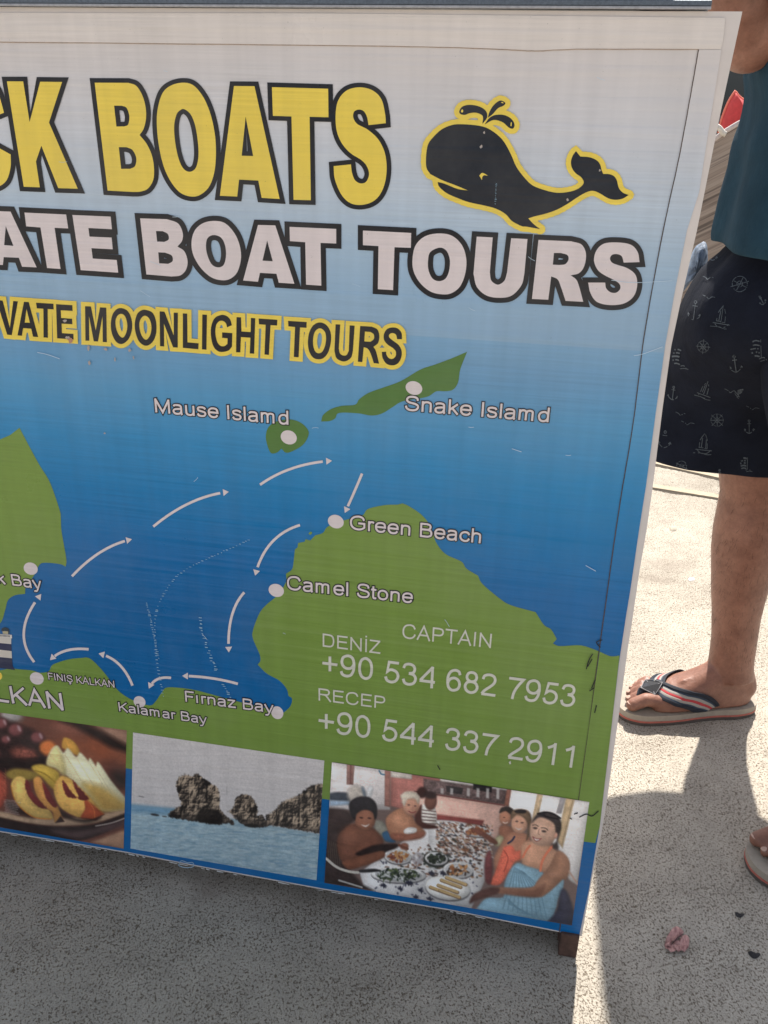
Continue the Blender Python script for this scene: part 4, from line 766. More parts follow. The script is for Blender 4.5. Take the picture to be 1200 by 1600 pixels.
p.poly('~640,500 ~650,420 ~700,370 ~780,360 ~840,420 ~850,510 ~800,590 ~720,600 ~660,570', (210, 164, 138), 1.5); p.ell(720, 470, 58, 70, (220, 176, 150), .1, 8, .7)
p.poly('~655,420 ~690,360 ~760,335 ~850,360 ~885,420 ~878,490 ~845,500 ~830,430 ~770,390 ~710,380', (64, 56, 56), 1.5, grain=.25); p.poly('~845,500 ~875,500 ~858,560 ~862,620 ~835,625 ~815,600 ~850,560', (72, 60, 58), 2, grain=.2); p.ell(842, 520, 14, 24, (206, 150, 126), .2, 1.2)
p.line('~700,350 ~760,338 ~820,350 ~878,385', 2.6, (34, 30, 34)); p.line('~720,345 ~770,372 ~860,392', 2.2, (34, 30, 34)); p.ell(735, 354, 26, 12, (46, 42, 46), .1, 1)
p.ell(682, 462, 17, 8, (66, 52, 50), .1, 1); p.ell(750, 487, 18, 8, (66, 52, 50), .15, 1); p.line('~660,440 ~685,437 ~705,448', 1.4, (96, 74, 66)); p.line('~730,460 ~760,462 ~780,478', 1.4, (96, 74, 66)); p.line('~712,470 ~704,505 ~718,512', 1.4, (180, 128, 108), .9)
p.poly('~665,530 ~690,545 ~725,545 ~705,560 ~680,556', (232, 224, 218), .8); p.line('~662,528 ~690,545 ~730,544', 1.2, (160, 80, 76)); p.line('~665,535 ~690,566 ~728,546', 1.2, (160, 80, 76))
p.poly('~880,950 ~930,960 ~985,1120 975,1225 ~850,1205 780,1190 ~850,1100', (58, 58, 76), 2.5, grain=.1); p.line([(945, 800), (1015, 900)], 3, (190, 150, 130), .8)
p.build('photo_print', [(519.2, 1189.5), (920.8, 1251.6), (893.5, 1444.5), (507.2, 1378)], G2 + .0009, 420, 200)

# ---- wear on the sheet: pin-prick scratch lines, scuffs and torn spots
def prick(pts, n, jit, s=1.1):
    P = spath([q + (1,) for q in pts], False, 12); D = [0]
    for a, b in zip(P, P[1:]): D.append(D[-1] + math.dist(a, b))
    out = []
    for i in range(n):
        d = D[-1] * (i + .5 * random.random()) / n; j = max(k for k in range(len(D)) if D[k] <= d); j = min(j, len(P) - 2); t = (d - D[j]) / max(D[j+1] - D[j], 1e-6)
        x, y = P[j][0] + (P[j+1][0]-P[j][0])*t + random.uniform(-jit, jit), P[j][1] + (P[j+1][1]-P[j][1])*t + random.uniform(-jit, jit)
        w_, h_ = s * random.uniform(.6, 2.0), s * random.uniform(.35, .7); out.append([Vector((x-w_, y-h_)), Vector((x+w_, y-h_*.4)), Vector((x+w_, y+h_)), Vector((x-w_, y+h_*.4))])
    return out
pr = prick([(392, 842), (360, 856), (320, 874), (285, 893), (262, 918), (247, 950), (243, 985), (247, 1035), (257, 1092)], 62, .7) + prick([(230, 940), (236, 965), (243, 1000), (249, 1030)], 26, .6) + prick([(313, 963), (316, 985), (326, 1015), (340, 1050)], 26, 2.0, 1.3) + prick([(350, 1068), (361, 1090)], 7, 1.4, 1.2) + prick([(776, 285), (775, 300), (774, 320)], 12, .4, .8)
M_scr = pmat('scratch_white', 150, 184, 206, .6)
decal('scratch', union(pr), G5 + .0006, M_scr, sign, kind='stuff')
M_tear = pmat('torn_paper', 168, 158, 152, .8); M_tear2 = pmat('torn_brown', 176, 132, 108, .8)
def blotch(x, y, rx, ry, mat, nm='torn_spot', off=.0024):
    pts = [(x + rx * math.cos(t) * random.uniform(.45, 1.15), y + ry * math.sin(t) * random.uniform(.45, 1.15)) for t in [2 * math.pi * i / 13 for i in range(13)]]
    decal(nm, fill(pts), off, mat, sign)
for a in ((112, 531, 5.5, 6, M_tear2), (107, 527, 4, 3, M_tear), (140, 543, 3, 5, M_tear), (141, 566, 2.2, 4.5, M_tear), (166, 545, 4, 2.5, M_tear), (204, 546, 3, 3.5, M_tear), (210, 558, 1.6, 3.5, M_tear), (181, 561, 1.3, 3.5, M_tear), (103, 501, 4, 3, M_tear), (752.5, 229, 2.6, 2.8, M_tear), (937, 266, 1.8, 2.6, M_tear), (887, 312, 2.4, 2.6, M_tear), (757, 207, 1.8, 2.2, M_tear), (797, 1190, 2, 3, M_ct), (165, 676, 2.5, 1.6, M_tear)): blotch(*a)
M_ink = simple('black_scuff', (.02, .02, .022), .7, .2, 200, .1, .001)
for pts in (((925, 1028), (918, 1040)), ((926, 1020), (920, 1030), (916, 1044)), ((930, 1060), (924, 1074)), ((928, 1073), (921, 1078)), ((905, 1275), (916, 1270), (925, 1273), (935, 1265)), ((897, 1270), (903, 1268)), ((890, 1276), (894, 1278)), ((932, 1100), (929, 1112)), ((684, 1194), (688, 1201)), ((941, 998), (932, 1002), (938, 1010))):
    decal('ink_scuff', union(strips(spath([q + (1,) for q in pts], False, 4), 1.6)), .0026, M_ink, sign)
M_hair = pmat('hair_scratch', 190, 208, 222, .7)
for _ in range(18):
    x, y = random.uniform(20, 940), random.uniform(90, 1000); a = random.gauss(.35, .5); L = random.uniform(4, 20)
    pts = [(x, y, 1), (x + L*.5*math.cos(a), y + L*.5*math.sin(a) + random.uniform(-1, 1), 1), (x + L*math.cos(a), y + L*math.sin(a), 1)]
    pr = strips(spath(pts, False, 3), random.uniform(.35, .7)); decal('hair_scratch', union(pr), .0025, M_hair, sign)
for pts in (((990, 555), (1005, 552), (1035, 541)), ((800, 700), (815, 705)), ((915, 882), (931, 891)), ((60, 550), (75, 553), (95, 560)), ((955, 437), (990, 441), (1050, 438))):
    decal('hair_scratch', union(strips(spath([q + (1,) for q in pts], False, 4), .8)), .0025, M_hair, sign)
# frayed lower edge where the paper shows, and the glue drip near it
M_fray = simple('frayed_paper', (.62, .62, .62), .8, .1, 200, .2, .001); fr = []
xx_ = 5
while xx_ < 860:
    L = random.uniform(2, 16); y0 = np.interp(xx_, [q[0] for q in bottom[::-1]], [q[1] for q in bottom[::-1]]); y1 = np.interp(xx_ + L, [q[0] for q in bottom[::-1]], [q[1] for q in bottom[::-1]])
    if random.random() < .34: h = random.uniform(.6, 1.7); fr.append([Vector((xx_, y0 - h)), Vector((xx_ + L, y1 - h * .6)), Vector((xx_ + L, y1 + .2)), Vector((xx_, y0 + .2))])
    xx_ += L + random.uniform(0, 6)
decal('frayed_edge', union(fr), .0024, M_fray, sign, kind='stuff')
decal('glue_mark', union(strips(spath([(281, 1347, 1), (285, 1343, 1), (294, 1346, 1), (302, 1346, 1), (303, 1352, 1), (292, 1354, 1), (281, 1351, 1)], True, 4), 1.1, True)), .0024, pmat('glue', 150, 180, 200, .6), sign)

# ---- timber of the sign: legs, back battens, top rail
M_wood = simple('dark_wood', (.085, .045, .033), .8, .4, 90, .4, .002); M_alu = simple('weathered_alu', (.16, .18, .21), .42, .25, 260, .25, .0008, .5)
lx0, lx1 = bp(874, 1465)[0], bp(907, 1465)[0]
box('leg', lx0, lx1 - .003, YB + .002 + .016, YB + .052, 0.001, .10, M_wood, sign, .002); box('leg', XL + .03, XL + .065, YB + .018, YB + .052, .001, .10, M_wood, sign, .002)
box('foot_block', lx0 + .001, lx1 - .002, YB - .006, YB + .016, 0.0005, zbot - .004, M_wood, sign, .002)
for a, b in ((lx0 - .055, lx0 - .012), (XL + .03, XL + .065), (-.5, -.465)): box('back_upright', a, b, YB + .0165, YB + .05, .1005, ztop - .003, M_wood, sign, .002)
for z in (.12, .62, 1.12): box('back_batten', XL + .066, -.5015, YB + .0165, YB + .04, z, z + .04, M_wood, sign, .002); box('back_batten', -.4635, lx0 - .0515, YB + .0165, YB + .04, z, z + .04, M_wood, sign, .002)
box('sun_block_plank', XL + .066, lx1 - .004, YB + .0525, YB + .066, .0008, .17, M_wood, sign, .001)  # added plank, blocks the sun from shining under the board
xr = bp(1110, 12)[0]; zr = bp(600, 14.5)[2]
rail = thing('top_rail', 'grey metal rail lying along the top edge of the sign', 'rail', ((XL + xr) / 2, YB + .01, zr))
def rail_box(nm, y0, y1, z0, z1, mat, b=.0006): box(nm, XL - .02, xr, y0, y1, z0, z1, mat, rail, b)
rail_box('rail_body', YB - .004, YB + .034, zr + .0015, zr + .0082, M_alu)
rail_box('rail_lip', YB - .0065, YB - .0043, zr + .0004, zr + .003, simple('rail_pale', (.36, .36, .38), .4, .2, 200, .2, .0006, .4))
rail_box('rail_bead', YB - .0058, YB - .0042, zr + .0034, zr + .0078, simple('rail_slate', (.10, .125, .16), .45, .3, 320, .2, .0006, .2))

# ================================================================ THE MAN behind the sign
YL = onz(1130, 1105)[1]                                   # his far (right) leg
heel_r, toe_r = Vector(onz(1172, 1112)), Vector(onz(968, 1118))
def skin_mat():
    m, ns, ls = newmat('tanned_skin'); b = ns['Principled BSDF']; tc = N(ns, 'ShaderNodeTexCoord'); oc = tc.outputs['Object']
    n = noise(ns, ls, oc, 22, 6, .72); f = noise(ns, ls, oc, 240, 3, .6)
    r = ramp(ns, [(.32, (.175, .074, .048, 1)), (.68, (.30, .145, .098, 1))]); ls.new(n.outputs[0], r.inputs[0])
    fr = ramp(ns, [(.3, .90), (.7, 1.08)]); ls.new(f.outputs[0], fr.inputs[0]); x = mixc(ns, ls, 1.0, r.outputs[0], fr.outputs[0], 'MULTIPLY')
    v = N(ns, 'ShaderNodeTexVoronoi'); v.inputs['Scale'].default_value = 60; ls.new(oc, v.inputs[0]); vr = ramp(ns, [(.03, 0.4), (.09, 0.0)]); ls.new(v.outputs['Distance'], vr.inputs[0])
    x = mixc(ns, ls, vr.outputs[0], x, (.15, .065, .045, 1))
    ls.new(x, b.inputs['Base Color']); b.inputs['Roughness'].default_value = .48; b.inputs['Subsurface Weight'].default_value = .06
    b.inputs['Subsurface Radius'].default_value = (.012, .005, .003); b.inputs['Subsurface Scale'].default_value = .5
    n0 = bump(ns, ls, None, n.outputs[0], .35, .004); bump(ns, ls, b, f.outputs[0], .35, .0012, n0); return m
M_skin = skin_mat()
def ring(c, rx, ry, n=28, p=2.0, rot=0.0):
    out = []
    for k in range(n):
        t = 2 * math.pi * k / n; a, b_ = math.cos(t), math.sin(t)
        x = rx * math.copysign(abs(a) ** (2 / p), a); y = ry * math.copysign(abs(b_) ** (2 / p), b_)
        out.append((c[0] + x * math.cos(rot) - y * math.sin(rot), c[1] + x * math.sin(rot) + y * math.cos(rot), c[2]))
    return out
def pxrings(rows, Y, ry, n=28, p=2.0):
    """rows (y, left x, right x[, depth, plane]) of a silhouette seen in the photo, at distance Y"""
    R = []
    for r in rows:
        yy = r[4] if len(r) > 4 else Y
        a, b = ony(r[1], r[0], yy), ony(r[2], r[0], yy); R.append(ring(((a[0]+b[0])/2, yy, (a[2]+b[2])/2), (b[0]-a[0])/2, (r[3] if len(r) > 3 else ry * (b[0]-a[0]) / 2), n, p))
    return R
# ---- foot in its own frame: t forward from the heel, s to the inner side (toward the other foot), z up
def foot_sections():
    T = [.0, .012, .03, .055, .08, .105, .13, .155, .178, .198, .208]
    Wd = [.012, .026, .033, .036, .036, .037, .040, .044, .047, .045, .040]
    Hh = [.045, .062, .080, .098, .096, .078, .062, .049, .039, .031, .024]
    Cc = [.0, .0, .0, .0, .002, .003, .003, .002, .0, .0, .0]
    return T, Wd, Hh, Cc
FT, FW, FH, FC = foot_sections(); SOLE = .027
def fsurf(t, a, off=0.0):                                 # a = 0 outer edge ... pi inner edge, over the top
    w, h, c = np.interp(t, FT, FW) + off, np.interp(t, FT, FH) + off, np.interp(t, FT, FC)
    s = -math.cos(a); return (t, c + w * math.copysign(abs(s) ** .85, s), SOLE + h * max(math.sin(a), 0) ** .75)
FSC = 1.07
class Foot:
    def __init__(s, heel, direc, side):
        s.h = Vector((heel[0], heel[1], 0)); s.f = Vector((direc[0], direc[1], 0)).normalized(); s.side = side
        s.i = Vector((-s.f.y, s.f.x, 0)) * side           # inner side
    def w(s, p): return s.h + s.f * (p[0] * FSC) + s.i * (p[1] * FSC) + Vector((0, 0, p[2]))
    def flesh(s):
        rings = []
        for t in np.linspace(0, .208, 22):
            rings.append([s.w(fsurf(t, math.pi * k / 14)) for k in range(15)] + [s.w((t, np.interp(t, FT, FC) + np.interp(t, FT, FW) * .8 * q, SOLE - .003)) for q in (.9, .4, -.4, -.9)])
        parts = [loft(rings)]
        toes = [(.190, .030, .250, .031, .0155, .0135, .022), (.193, .008, .248, .0085, .0105, .0085, .020), (.190, -.009, .241, -.011, .0098, .008, .019), (.184, -.025, .230, -.028, .0092, .0078, .018), (.174, -.038, .214, -.043, .009, .0076, .017)]
        for a0, b0, a1, b1, r0, r1, z in toes:
            m = ((a0 + a1) / 2 + .004, (b0 + b1) / 2, z + SOLE + .002)
            parts.append(capsule(s.w((a0, b0, SOLE + z - .006)), s.w(m), r0, r0 * .92)); parts.append(capsule(s.w(m), s.w((a1, b1, SOLE + r1 * .85)), r0 * .92, r1))
        parts.append(capsule(s.w((.02, 0, SOLE + .03)), s.w((.03, 0, SOLE + .06)), .031, .030))
        return parts
    def nails(s, parent):
        for k, (t, b, r, z) in enumerate([(.254, .0312, .0078, .0205), (.2515, .0086, .0048, .0145), (.2445, -.011, .0044, .0138), (.233, -.0282, .0042, .013), (.2165, -.0432, .004, .0128)]):
            V = [s.w((t + r * .9 * math.cos(q), b + r * math.sin(q), SOLE + z - .35 * (r * math.cos(q)) - .35 * r * math.sin(q) ** 2 + .0012)) for q in [2 * math.pi * i / 12 for i in range(12)]]
            V.append(s.w((t, b, SOLE + z + .0018))); mesh('toenail', V, [(i, (i + 1) % 12, 12) for i in range(12)], M_nail, parent, True)
M_nail = simple('nail', (.48, .32, .25), .3, .05, 50, .1, .0005)
fr_ = Foot(heel_r, toe_r - heel_r, 1)
toe_l = Vector(onz(1193, 1362)); dl = Vector((-.965, -.26, 0)).normalized(); heel_l = toe_l - dl * .285
fl_ = Foot(heel_l + dl * .02, dl, -1)
fr_.h = heel_r + fr_.f * .006 + Vector((0, .018, 0))
# ---- one continuous body
leg_rows = [(430, 1140, 1290), (520, 1120, 1280), (620, 1118, 1262), (700, 1120, 1245), (745, 1122, 1236), (775, 1124, 1232), (800, 1119, 1231), (830, 1113, 1227), (862, 1110, 1217), (900, 1110, 1206), (930, 1110, 1197), (960, 1111, 1189.5), (1000, 1110.5, 1183.5), (1030, 1107, 1179), (1052, 1103, 1179)]
rr = pxrings(leg_rows, YL, 1.02)
ank = fr_.w((.046, 0, SOLE + .062)); rr.append(ring(ank, .043, .035, 28, 2, math.atan2(fr_.f.y, fr_.f.x))); rr.append(ring(fr_.w((.046, 0, SOLE + .03)), .040, .032, 28, 2, math.atan2(fr_.f.y, fr_.f.x)))
BX, BY_ = .44, 1.50                                       # middle of the trunk
al = fl_.w((.046, 0, SOLE)); hipl = Vector((BX + .03, BY_ - .11, .90)); kn = Vector(((al.x + hipl.x) / 2 - .03, (al.y + hipl.y) / 2 - .01, .50))
ll = [ring(hipl, .095, .095), ring(hipl.lerp(kn, .5), .088, .088), ring(kn + Vector((0, 0, .05)), .068, .066), ring(kn - Vector((0, 0, .02)), .062, .06), ring(kn.lerp(al, .22), .064, .062), ring(kn.lerp(al, .42), .062, .058), ring(kn.lerp(al, .65), .046, .042), ring(kn.lerp(al, .82) , .037, .034), ring(al + Vector((0, 0, .07)), .041, .035), ring(al + Vector((0, 0, .03)), .040, .032)]
tr = [(.80, .10, .16), (.88, .135, .175), (.95, .15, .175), (1.02, .152, .17), (1.12, .14, .17), (1.25, .125, .18), (1.36, .115, .195), (1.43, .09, .18), (1.47, .06, .09), (1.50, .052, .056), (1.56, .052, .054)]
trunk = [ring((BX, BY_, z), a * .82, b * .9, 32, 2.3) for z, a, b in tr]
hc = Vector((BX - .035, BY_, 1.655)); hd = []
for k in range(13):
    a = math.pi * k / 12 - math.pi / 2; zz = math.sin(a) * .118; q = math.cos(a)
    hd.append(ring((hc.x + (.0 if zz > 0 else -.012 * -zz * 8), hc.y, hc.z + zz), max(.096 * q ** .8, .006), max(.076 * q ** .8, .005)))
elbow, wrist, shoulder = Vector(ony(1172, 55, 1.42)), Vector(ony(1112, -170, 1.30)), Vector((BX, BY_ - .19, 1.40))
elbow2, wrist2, shoulder2 = Vector((BX + .10, BY_ + .24, 1.10)), Vector((BX - .02, BY_ + .27, 1.28)), Vector((BX, BY_ + .19, 1.40))
def hand(w0, d, up, k=1.0):
    d = d.normalized(); s_ = d.cross(up).normalized(); P = [capsule(w0, w0 + d * .05, .028, .036), capsule(w0 + s_ * .018 + d * .03, w0 + s_ * .022 + d * .085, .018, .014), capsule(w0 - s_ * .018 + d * .03, w0 - s_ * .022 + d * .08, .018, .014)]
    for i, (o, L) in enumerate(((-.030, .062), (-.010, .074), (.010, .078), (.030, .070))):
        a = w0 + d * .082 + s_ * o; b = a + d * L * .5 + up * .012; c = b + d * L * .36 + up * .03 * -1
        P += [capsule(a, b, .0095, .0088), capsule(b, c, .0088, .0075)]
    a = w0 + d * .03 + s_ * .03; b = a + d * .03 + s_ * .03; c = b + d * .03 + s_ * .008; P += [capsule(a, b, .0125, .0105), capsule(b, c, .0105, .009)]
    return P
parts = [loft(rr), loft(ll), loft(trunk), loft(hd)] + fr_.flesh() + fl_.flesh()
parts += [tubevf([shoulder, shoulder.lerp(elbow, .5), elbow], [.056, .050, .046], 18), capsule(elbow, elbow + Vector((0, 0, .001)), .048, .046), tubevf([elbow, elbow.lerp(wrist, .3), elbow.lerp(wrist, .75), wrist], [.046, .048, .034, .028], 18)] + hand(wrist, wrist - elbow, Vector((-.4, -.8, .3)).normalized())
parts += [capsule(fr_.w((.058, .030, SOLE + .068)), fr_.w((.064, .030, SOLE + .070)), .012, .012), capsule(fr_.w((.07, .004, SOLE + .075)), fr_.w((.15, .012, SOLE + .052)), .006, .004)]
parts += [tubevf([shoulder2, elbow2], [.054, .043], 18), capsule(elbow2, elbow2 + Vector((0, 0, .001)), .043, .043), tubevf([elbow2, wrist2], [.043, .028], 18)] + hand(wrist2, wrist2 - elbow2, Vector((0, 0, 1)))
nb = hc + Vector((-.095, 0, -.005)); parts += [capsule(nb + Vector((.01, 0, .035)), nb + Vector((-.014, 0, -.012)), .008, .014), capsule(hc + Vector((-.05, .03, -.07)), hc + Vector((-.05, -.03, -.07)), .034, .034),
          capsule(hc + Vector((.01, .075, .012)), hc + Vector((.014, .078, -.022)), .011, .008), capsule(hc + Vector((.01, -.075, .012)), hc + Vector((.014, -.078, -.022)), .011, .008), capsule(nb + Vector((.014, .018, -.045)), nb + Vector((.014, -.018, -.045)), .009, .009), capsule(hc + Vector((-.075, .03, .03)), hc + Vector((-.075, -.03, .03)), .018, .018)]
man = thing('person', 'man in dark nautical print shorts, teal shirt and striped flip flops standing behind the sign', 'person', (BX, BY_, 0))
tmp = mesh('body', *join(parts), M_skin)
rm = tmp.modifiers.new('r', 'REMESH'); rm.mode = 'VOXEL'; rm.voxel_size = .0036; rm.use_smooth_shade = True
sm = tmp.modifiers.new('s', 'SMOOTH'); sm.factor = .5; sm.iterations = 4
dg = bpy.context.evaluated_depsgraph_get(); dg.update(); bme = bpy.data.meshes.new_from_object(tmp.evaluated_get(dg)); bme.name = 'body'
tmp.modifiers.clear(); tmp.data = bme
if not bme.materials: bme.materials.append(M_skin)
bme.polygons.foreach_set('use_smooth', [True] * len(bme.polygons)); tmp.parent = man; tmp.matrix_parent_inverse = Matrix.Translation(-man.location)
body_o = tmp
fr_.nails(man); fl_.nails(man)
# fine dark hair on the shins
def leg_hair():
    me = body_o.data; cand = [pl_ for pl_ in me.polygons if .13 < pl_.center.z < .52 and pl_.center.x < .75]; rnd = random.Random(3); V, Fs = [], []
    for pl_ in rnd.sample(cand, min(1500, len(cand))):
        c, n_ = pl_.center, pl_.normal; d = (Vector((rnd.uniform(-.35, .35), rnd.uniform(-.35, .35), -1)) + n_ * rnd.uniform(.2, .6)).normalized(); s_ = d.cross(n_).normalized() * .00016; L = rnd.uniform(.006, .014); o = len(V)
        V += [c - s_, c + s_, c + d * L * .6 + n_ * .0006 + s_ * .7, c + d * L + n_ * .0003, c + d * L * .6 + n_ * .0006 - s_ * .7]; Fs.append((o, o+1, o+2, o+3, o+4))
    mesh('leg_hair', V, Fs, simple('body_hair', (.02, .012, .009), .7, .2, 100, 0, .001), man, kind='stuff')
leg_hair()
for sgn in (-1, 1):
    e = hc + Vector((-.083, .031 * sgn, .008)); mesh('eye', *capsule(e, e + Vector((.001, 0, 0)), .0105, .0105), simple('eye_white', (.6, .58, .55), .3, .05, 50, 0, .001), man, True)
hv, hf = loft([ring(hc + Vector((.012, 0, z)), a, b) for z, a, b in ((-.02, .090, .080), (.02, .100, .083), (.06, .100, .078), (.09, .080, .062), (.115, .045, .035), (.125, .01, .01))])
mesh('hair', hv, hf, simple('dark_hair', (.03, .022, .018), .6, .4, 150, .6, .003), man, True)
# ---- flip flops
M_foam = simple('footbed_foam', (.34, .30, .245), .85, .1, 90, .3, .001); M_out = simple('outsole_dark', (.09, .075, .065), .8, .2, 90, .3, .001); M_red = simple('coral_welt', (.46, .13, .10), .7, .15, 90, .3, .001)
M_snavy = simple('strap_navy', (.012, .016, .026), .8, .3, 700, .5, .0006); M_swhite = simple('strap_cream', (.33, .31, .28), .85, .12, 700, .5, .0006); M_sred = simple('strap_red', (.44, .045, .05), .8, .15, 700, .5, .0006); M_sblue = simple('strap_blue', (.035, .055, .085), .8, .2, 700, .5, .0006)
M_leather = simple('badge_leather', (.022, .023, .027), .6, .2, 300, .4, .0006, spec=.2); M_stitch = simple('badge_stitch', (.17, .17, .18), .6, .1, 300, .2, .0005)
def sandal(ft, label):
    sd = thing('flip_flop', label, 'flip flop', tuple(ft.h)); sd.parent = man; sd.matrix_parent_inverse = Matrix.Translation(-man.location)
    del sd['category']; del sd['label']; sd['label'] = label
    out = [(-.014, 0), (-.008, .022), (.01, .034), (.04, .040), (.08, .040), (.12, .044), (.16, .050), (.20, .052), (.235, .050), (.262, .036), (.272, .012), (.270, -.012), (.255, -.034), (.225, -.050), (.18, -.053), (.14, -.050), (.10, -.044), (.05, -.040), (.01, -.034), (-.008, -.022)]
    P = spath([(a, b * 1.02, 1) for a, b in out], True, 4)
    def slab(nm, z0, z1, ins, mat):
        n = len(P); cx = .13; pr = [[ft.w((cx + (x-cx) * (1 - ins*8), y * (1 - ins*20), z)) for x, y in P] for z in (z0, z1)]
        vs, fs = loft(pr); mesh(nm, vs, fs, mat, sd)
    slab('outsole', .001, .0085, .0008, M_out); slab('welt', .0087, .0125, .0, M_red); slab('footbed', .0127, .0255, .0006, M_foam)
    def ribbon(nm, ea, eb, u0, u1, mat, off, n=26, th=.0016):
        rows = []
        for i in range(n + 1):
            q = i / n
            def at(u, o):
                A = [np.interp(q, np.linspace(0, 1, len(ea)), [e[j] for e in ea]) for j in (0, 1)]; B = [np.interp(q, np.linspace(0, 1, len(eb)), [e[j] for e in eb]) for j in (0, 1)]
                t, a = A[0] * (1-u) + B[0] * u, A[1] * (1-u) + B[1] * u
                lift = .006 * math.exp(-((q) / .22) ** 2)
                v = Vector(fsurf(t, a, o)); v.z = max(v.z + lift, .0262 + o * .3); return ft.w(v)
            k = 4; rows.append([at(u0 + (u1-u0) * j / k, off) for j in range(k+1)] + [at(u0 + (u1-u0) * j / k, off - th) for j in range(k, -1, -1)])
        mesh(nm, *loft(rows), mat, sd, True)
    D = math.radians
    med = ([(.216, D(100)), (.198, D(134)), (.172, D(160)), (.135, D(178)), (.11, D(181))], [(.193, D(84)), (.168, D(112)), (.138, D(140)), (.102, D(163)), (.082, D(176))])
    lat = ([(.214, D(100)), (.197, D(66)), (.174, D(38)), (.15, D(6))], [(.190, D(104)), (.168, D(74)), (.140, D(48)), (.110, D(10))])
    for e in (med, lat):
        for nm, u0, u1, mt, of in (('strap_piping', -.05, .17, M_snavy, .0056), ('strap_band', .17, .27, M_sblue, .0042), ('strap_band', .27, .43, M_swhite, .0042), ('strap_band', .43, .58, M_sred, .0042), ('strap_band', .58, .74, M_swhite, .0042), ('strap_band', .74, .84, M_sblue, .0042), ('strap_piping', .84, 1.05, M_snavy, .0056)):
            ribbon(nm, e[0], e[1], u0, u1, mt, of)
    # toe post and the stitched leather badge with its cross
    mesh('toe_post', *tubevf([ft.w((.238, .0185, .024)), ft.w((.236, .0175, .040)), ft.w((.226, .010, .056)), ft.w((.212, .004, .060))], [.0055, .0065, .009, .011]), M_snavy, sd, True)
    def bpnt(t, s_, o): 
        a = math.acos(max(-1, min(1, -s_ / .046))); v = Vector(fsurf(t, a, o)); v.z += .006; return ft.w(v)
    bq = [(.232, .008), (.208, .027), (.186, .006), (.210, -.014)]
    def patch(nm, pts, o, mt):
        V = [bpnt(t, s_, o) for t, s_ in pts] + [bpnt(t, s_, o - .003) for t, s_ in pts]; n = len(pts)
        mesh(nm, V, [tuple(range(n)), tuple(range(2*n-1, n-1, -1))] + [(i, (i+1) % n, (i+1) % n + n, i + n) for i in range(n)], mt, sd)
    patch('badge', bq, .008, M_leather)
    for i, j in ((0, 2), (1, 3), (0, 1), (1, 2), (2, 3), (3, 0)):
        a, b = bq[i], bq[j]; c = (.209, .0068); f = .92; a = (c[0] + (a[0]-c[0])*f, c[1] + (a[1]-c[1])*f); b = (c[0] + (b[0]-c[0])*f, c[1] + (b[1]-c[1])*f)
        pts = [bpnt(a[0] + (b[0]-a[0])*q/6, a[1] + (b[1]-a[1])*q/6, .0088) for q in range(7)]; mesh('badge_stitching', *tubevf(pts, .0009, 6), M_stitch, sd)
sandal(fr_, 'striped flip flop on the far foot, beside the edge of the sign'); sandal(fl_, 'flip flop on the near foot, at the right edge of the photo')

# ---- shorts with nautical print
def cloth(name, rings, mat, th=.004, wr=.004, sc=9, parent=None, seed=0):
    vs, fs = loft(rings, False); o = mesh(name, vs, fs, mat, parent, True)
    bm = bmesh.new(); bm.from_mesh(o.data); bmesh.ops.subdivide_edges(bm, edges=bm.edges[:], cuts=2, use_grid_fill=True, smooth=.6)
    from mathutils import noise as mn
    bm.normal_update()
    for v in bm.verts:
        p = v.co * sc + Vector((seed, 0, 0)); d = mn.noise(Vector((p.x, p.y, p.z * .35))) + .5 * mn.noise(Vector((p.x * 2.3, p.y * 2.3, p.z * .9 + 7))); v.co += v.normal * d * wr
    bm.to_mesh(o.data); bm.free(); o.data.polygons.foreach_set('use_smooth', [True] * len(o.data.polygons))
    s_ = o.modifiers.new('thickness', 'SOLIDIFY'); s_.thickness = th; s_.offset = 0; return o
M_shorts = simple('navy_cloth', (.0085, .0115, .021), .95, .3, 12, .6, .006, spec=.12)
YS = 1.63
sh_rows = [(335, 1172, 1400, .15, 1.50), (395, 1140, 1410, .165, 1.50), (440, 1098, 1411, .19, 1.51), (500, 1064, 1375, .20, 1.53), (560, 1042, 1365, .165, 1.58), (620, 1022, 1312, .128, YS), (680, 1006, 1296, .108, YS), (710, 1000, 1290, .103, YS), (714, 1001, 1288, .102, YS)]
shorts = cloth('shorts', pxrings(sh_rows, YS, .8, 40, 2.2), M_shorts, .003, .0075, 9, man)
nl = [ring((BX + .03, BY_ - .06, 1.00), .105, .12, 40), ring((BX + .035, BY_ - .085, .90), .132, .135, 40), ring((hipl.x, hipl.y - .01, .80), .135, .12, 40), ring(hipl.lerp(kn, .6) , .135, .115, 40), ring(kn + Vector((0, 0, .07)), .135, .115, 40)]
cloth('shorts_leg', nl, M_shorts, .003, .004, 11, man, 5)
bpy.context.view_layer.update(); dg = bpy.context.evaluated_depsgraph_get()
bv = BVHTree.FromPolygons([v.co.copy() for v in shorts.data.vertices], [tuple(p.vertices) for p in shorts.data.polygons])
def onshorts(x, y):
    r = Vector(ray(x, y)).normalized(); h, n, _, _ = bv.ray_cast(Vector(CAM), r)
    if h is None: return None, None
    if n.dot(r) > 0: n = -n
    return h, n
M_motif = simple('print_pale_blue', (.062, .082, .105), .9, .5, 500, .2, .0005)
def motif(name, lines, wd=1.3):
    wd *= .8
    V, Fs = [], []
    for L in lines:
        q = spath(L, False, 3)
        for s4 in strips(q, wd * random.uniform(.7, 1.15)):
            if random.random() < .22: continue
            pts = []
            for p_ in s4:
                h, n = onshorts(p_.x, p_.y)
                if h is None: break
                pts.append(tuple(h + n * .0032))
            if len(pts) == 4: o = len(V); V += pts; Fs.append((o, o+1, o+2, o+3))
    if Fs: mesh(name, V, Fs, M_motif, shorts)
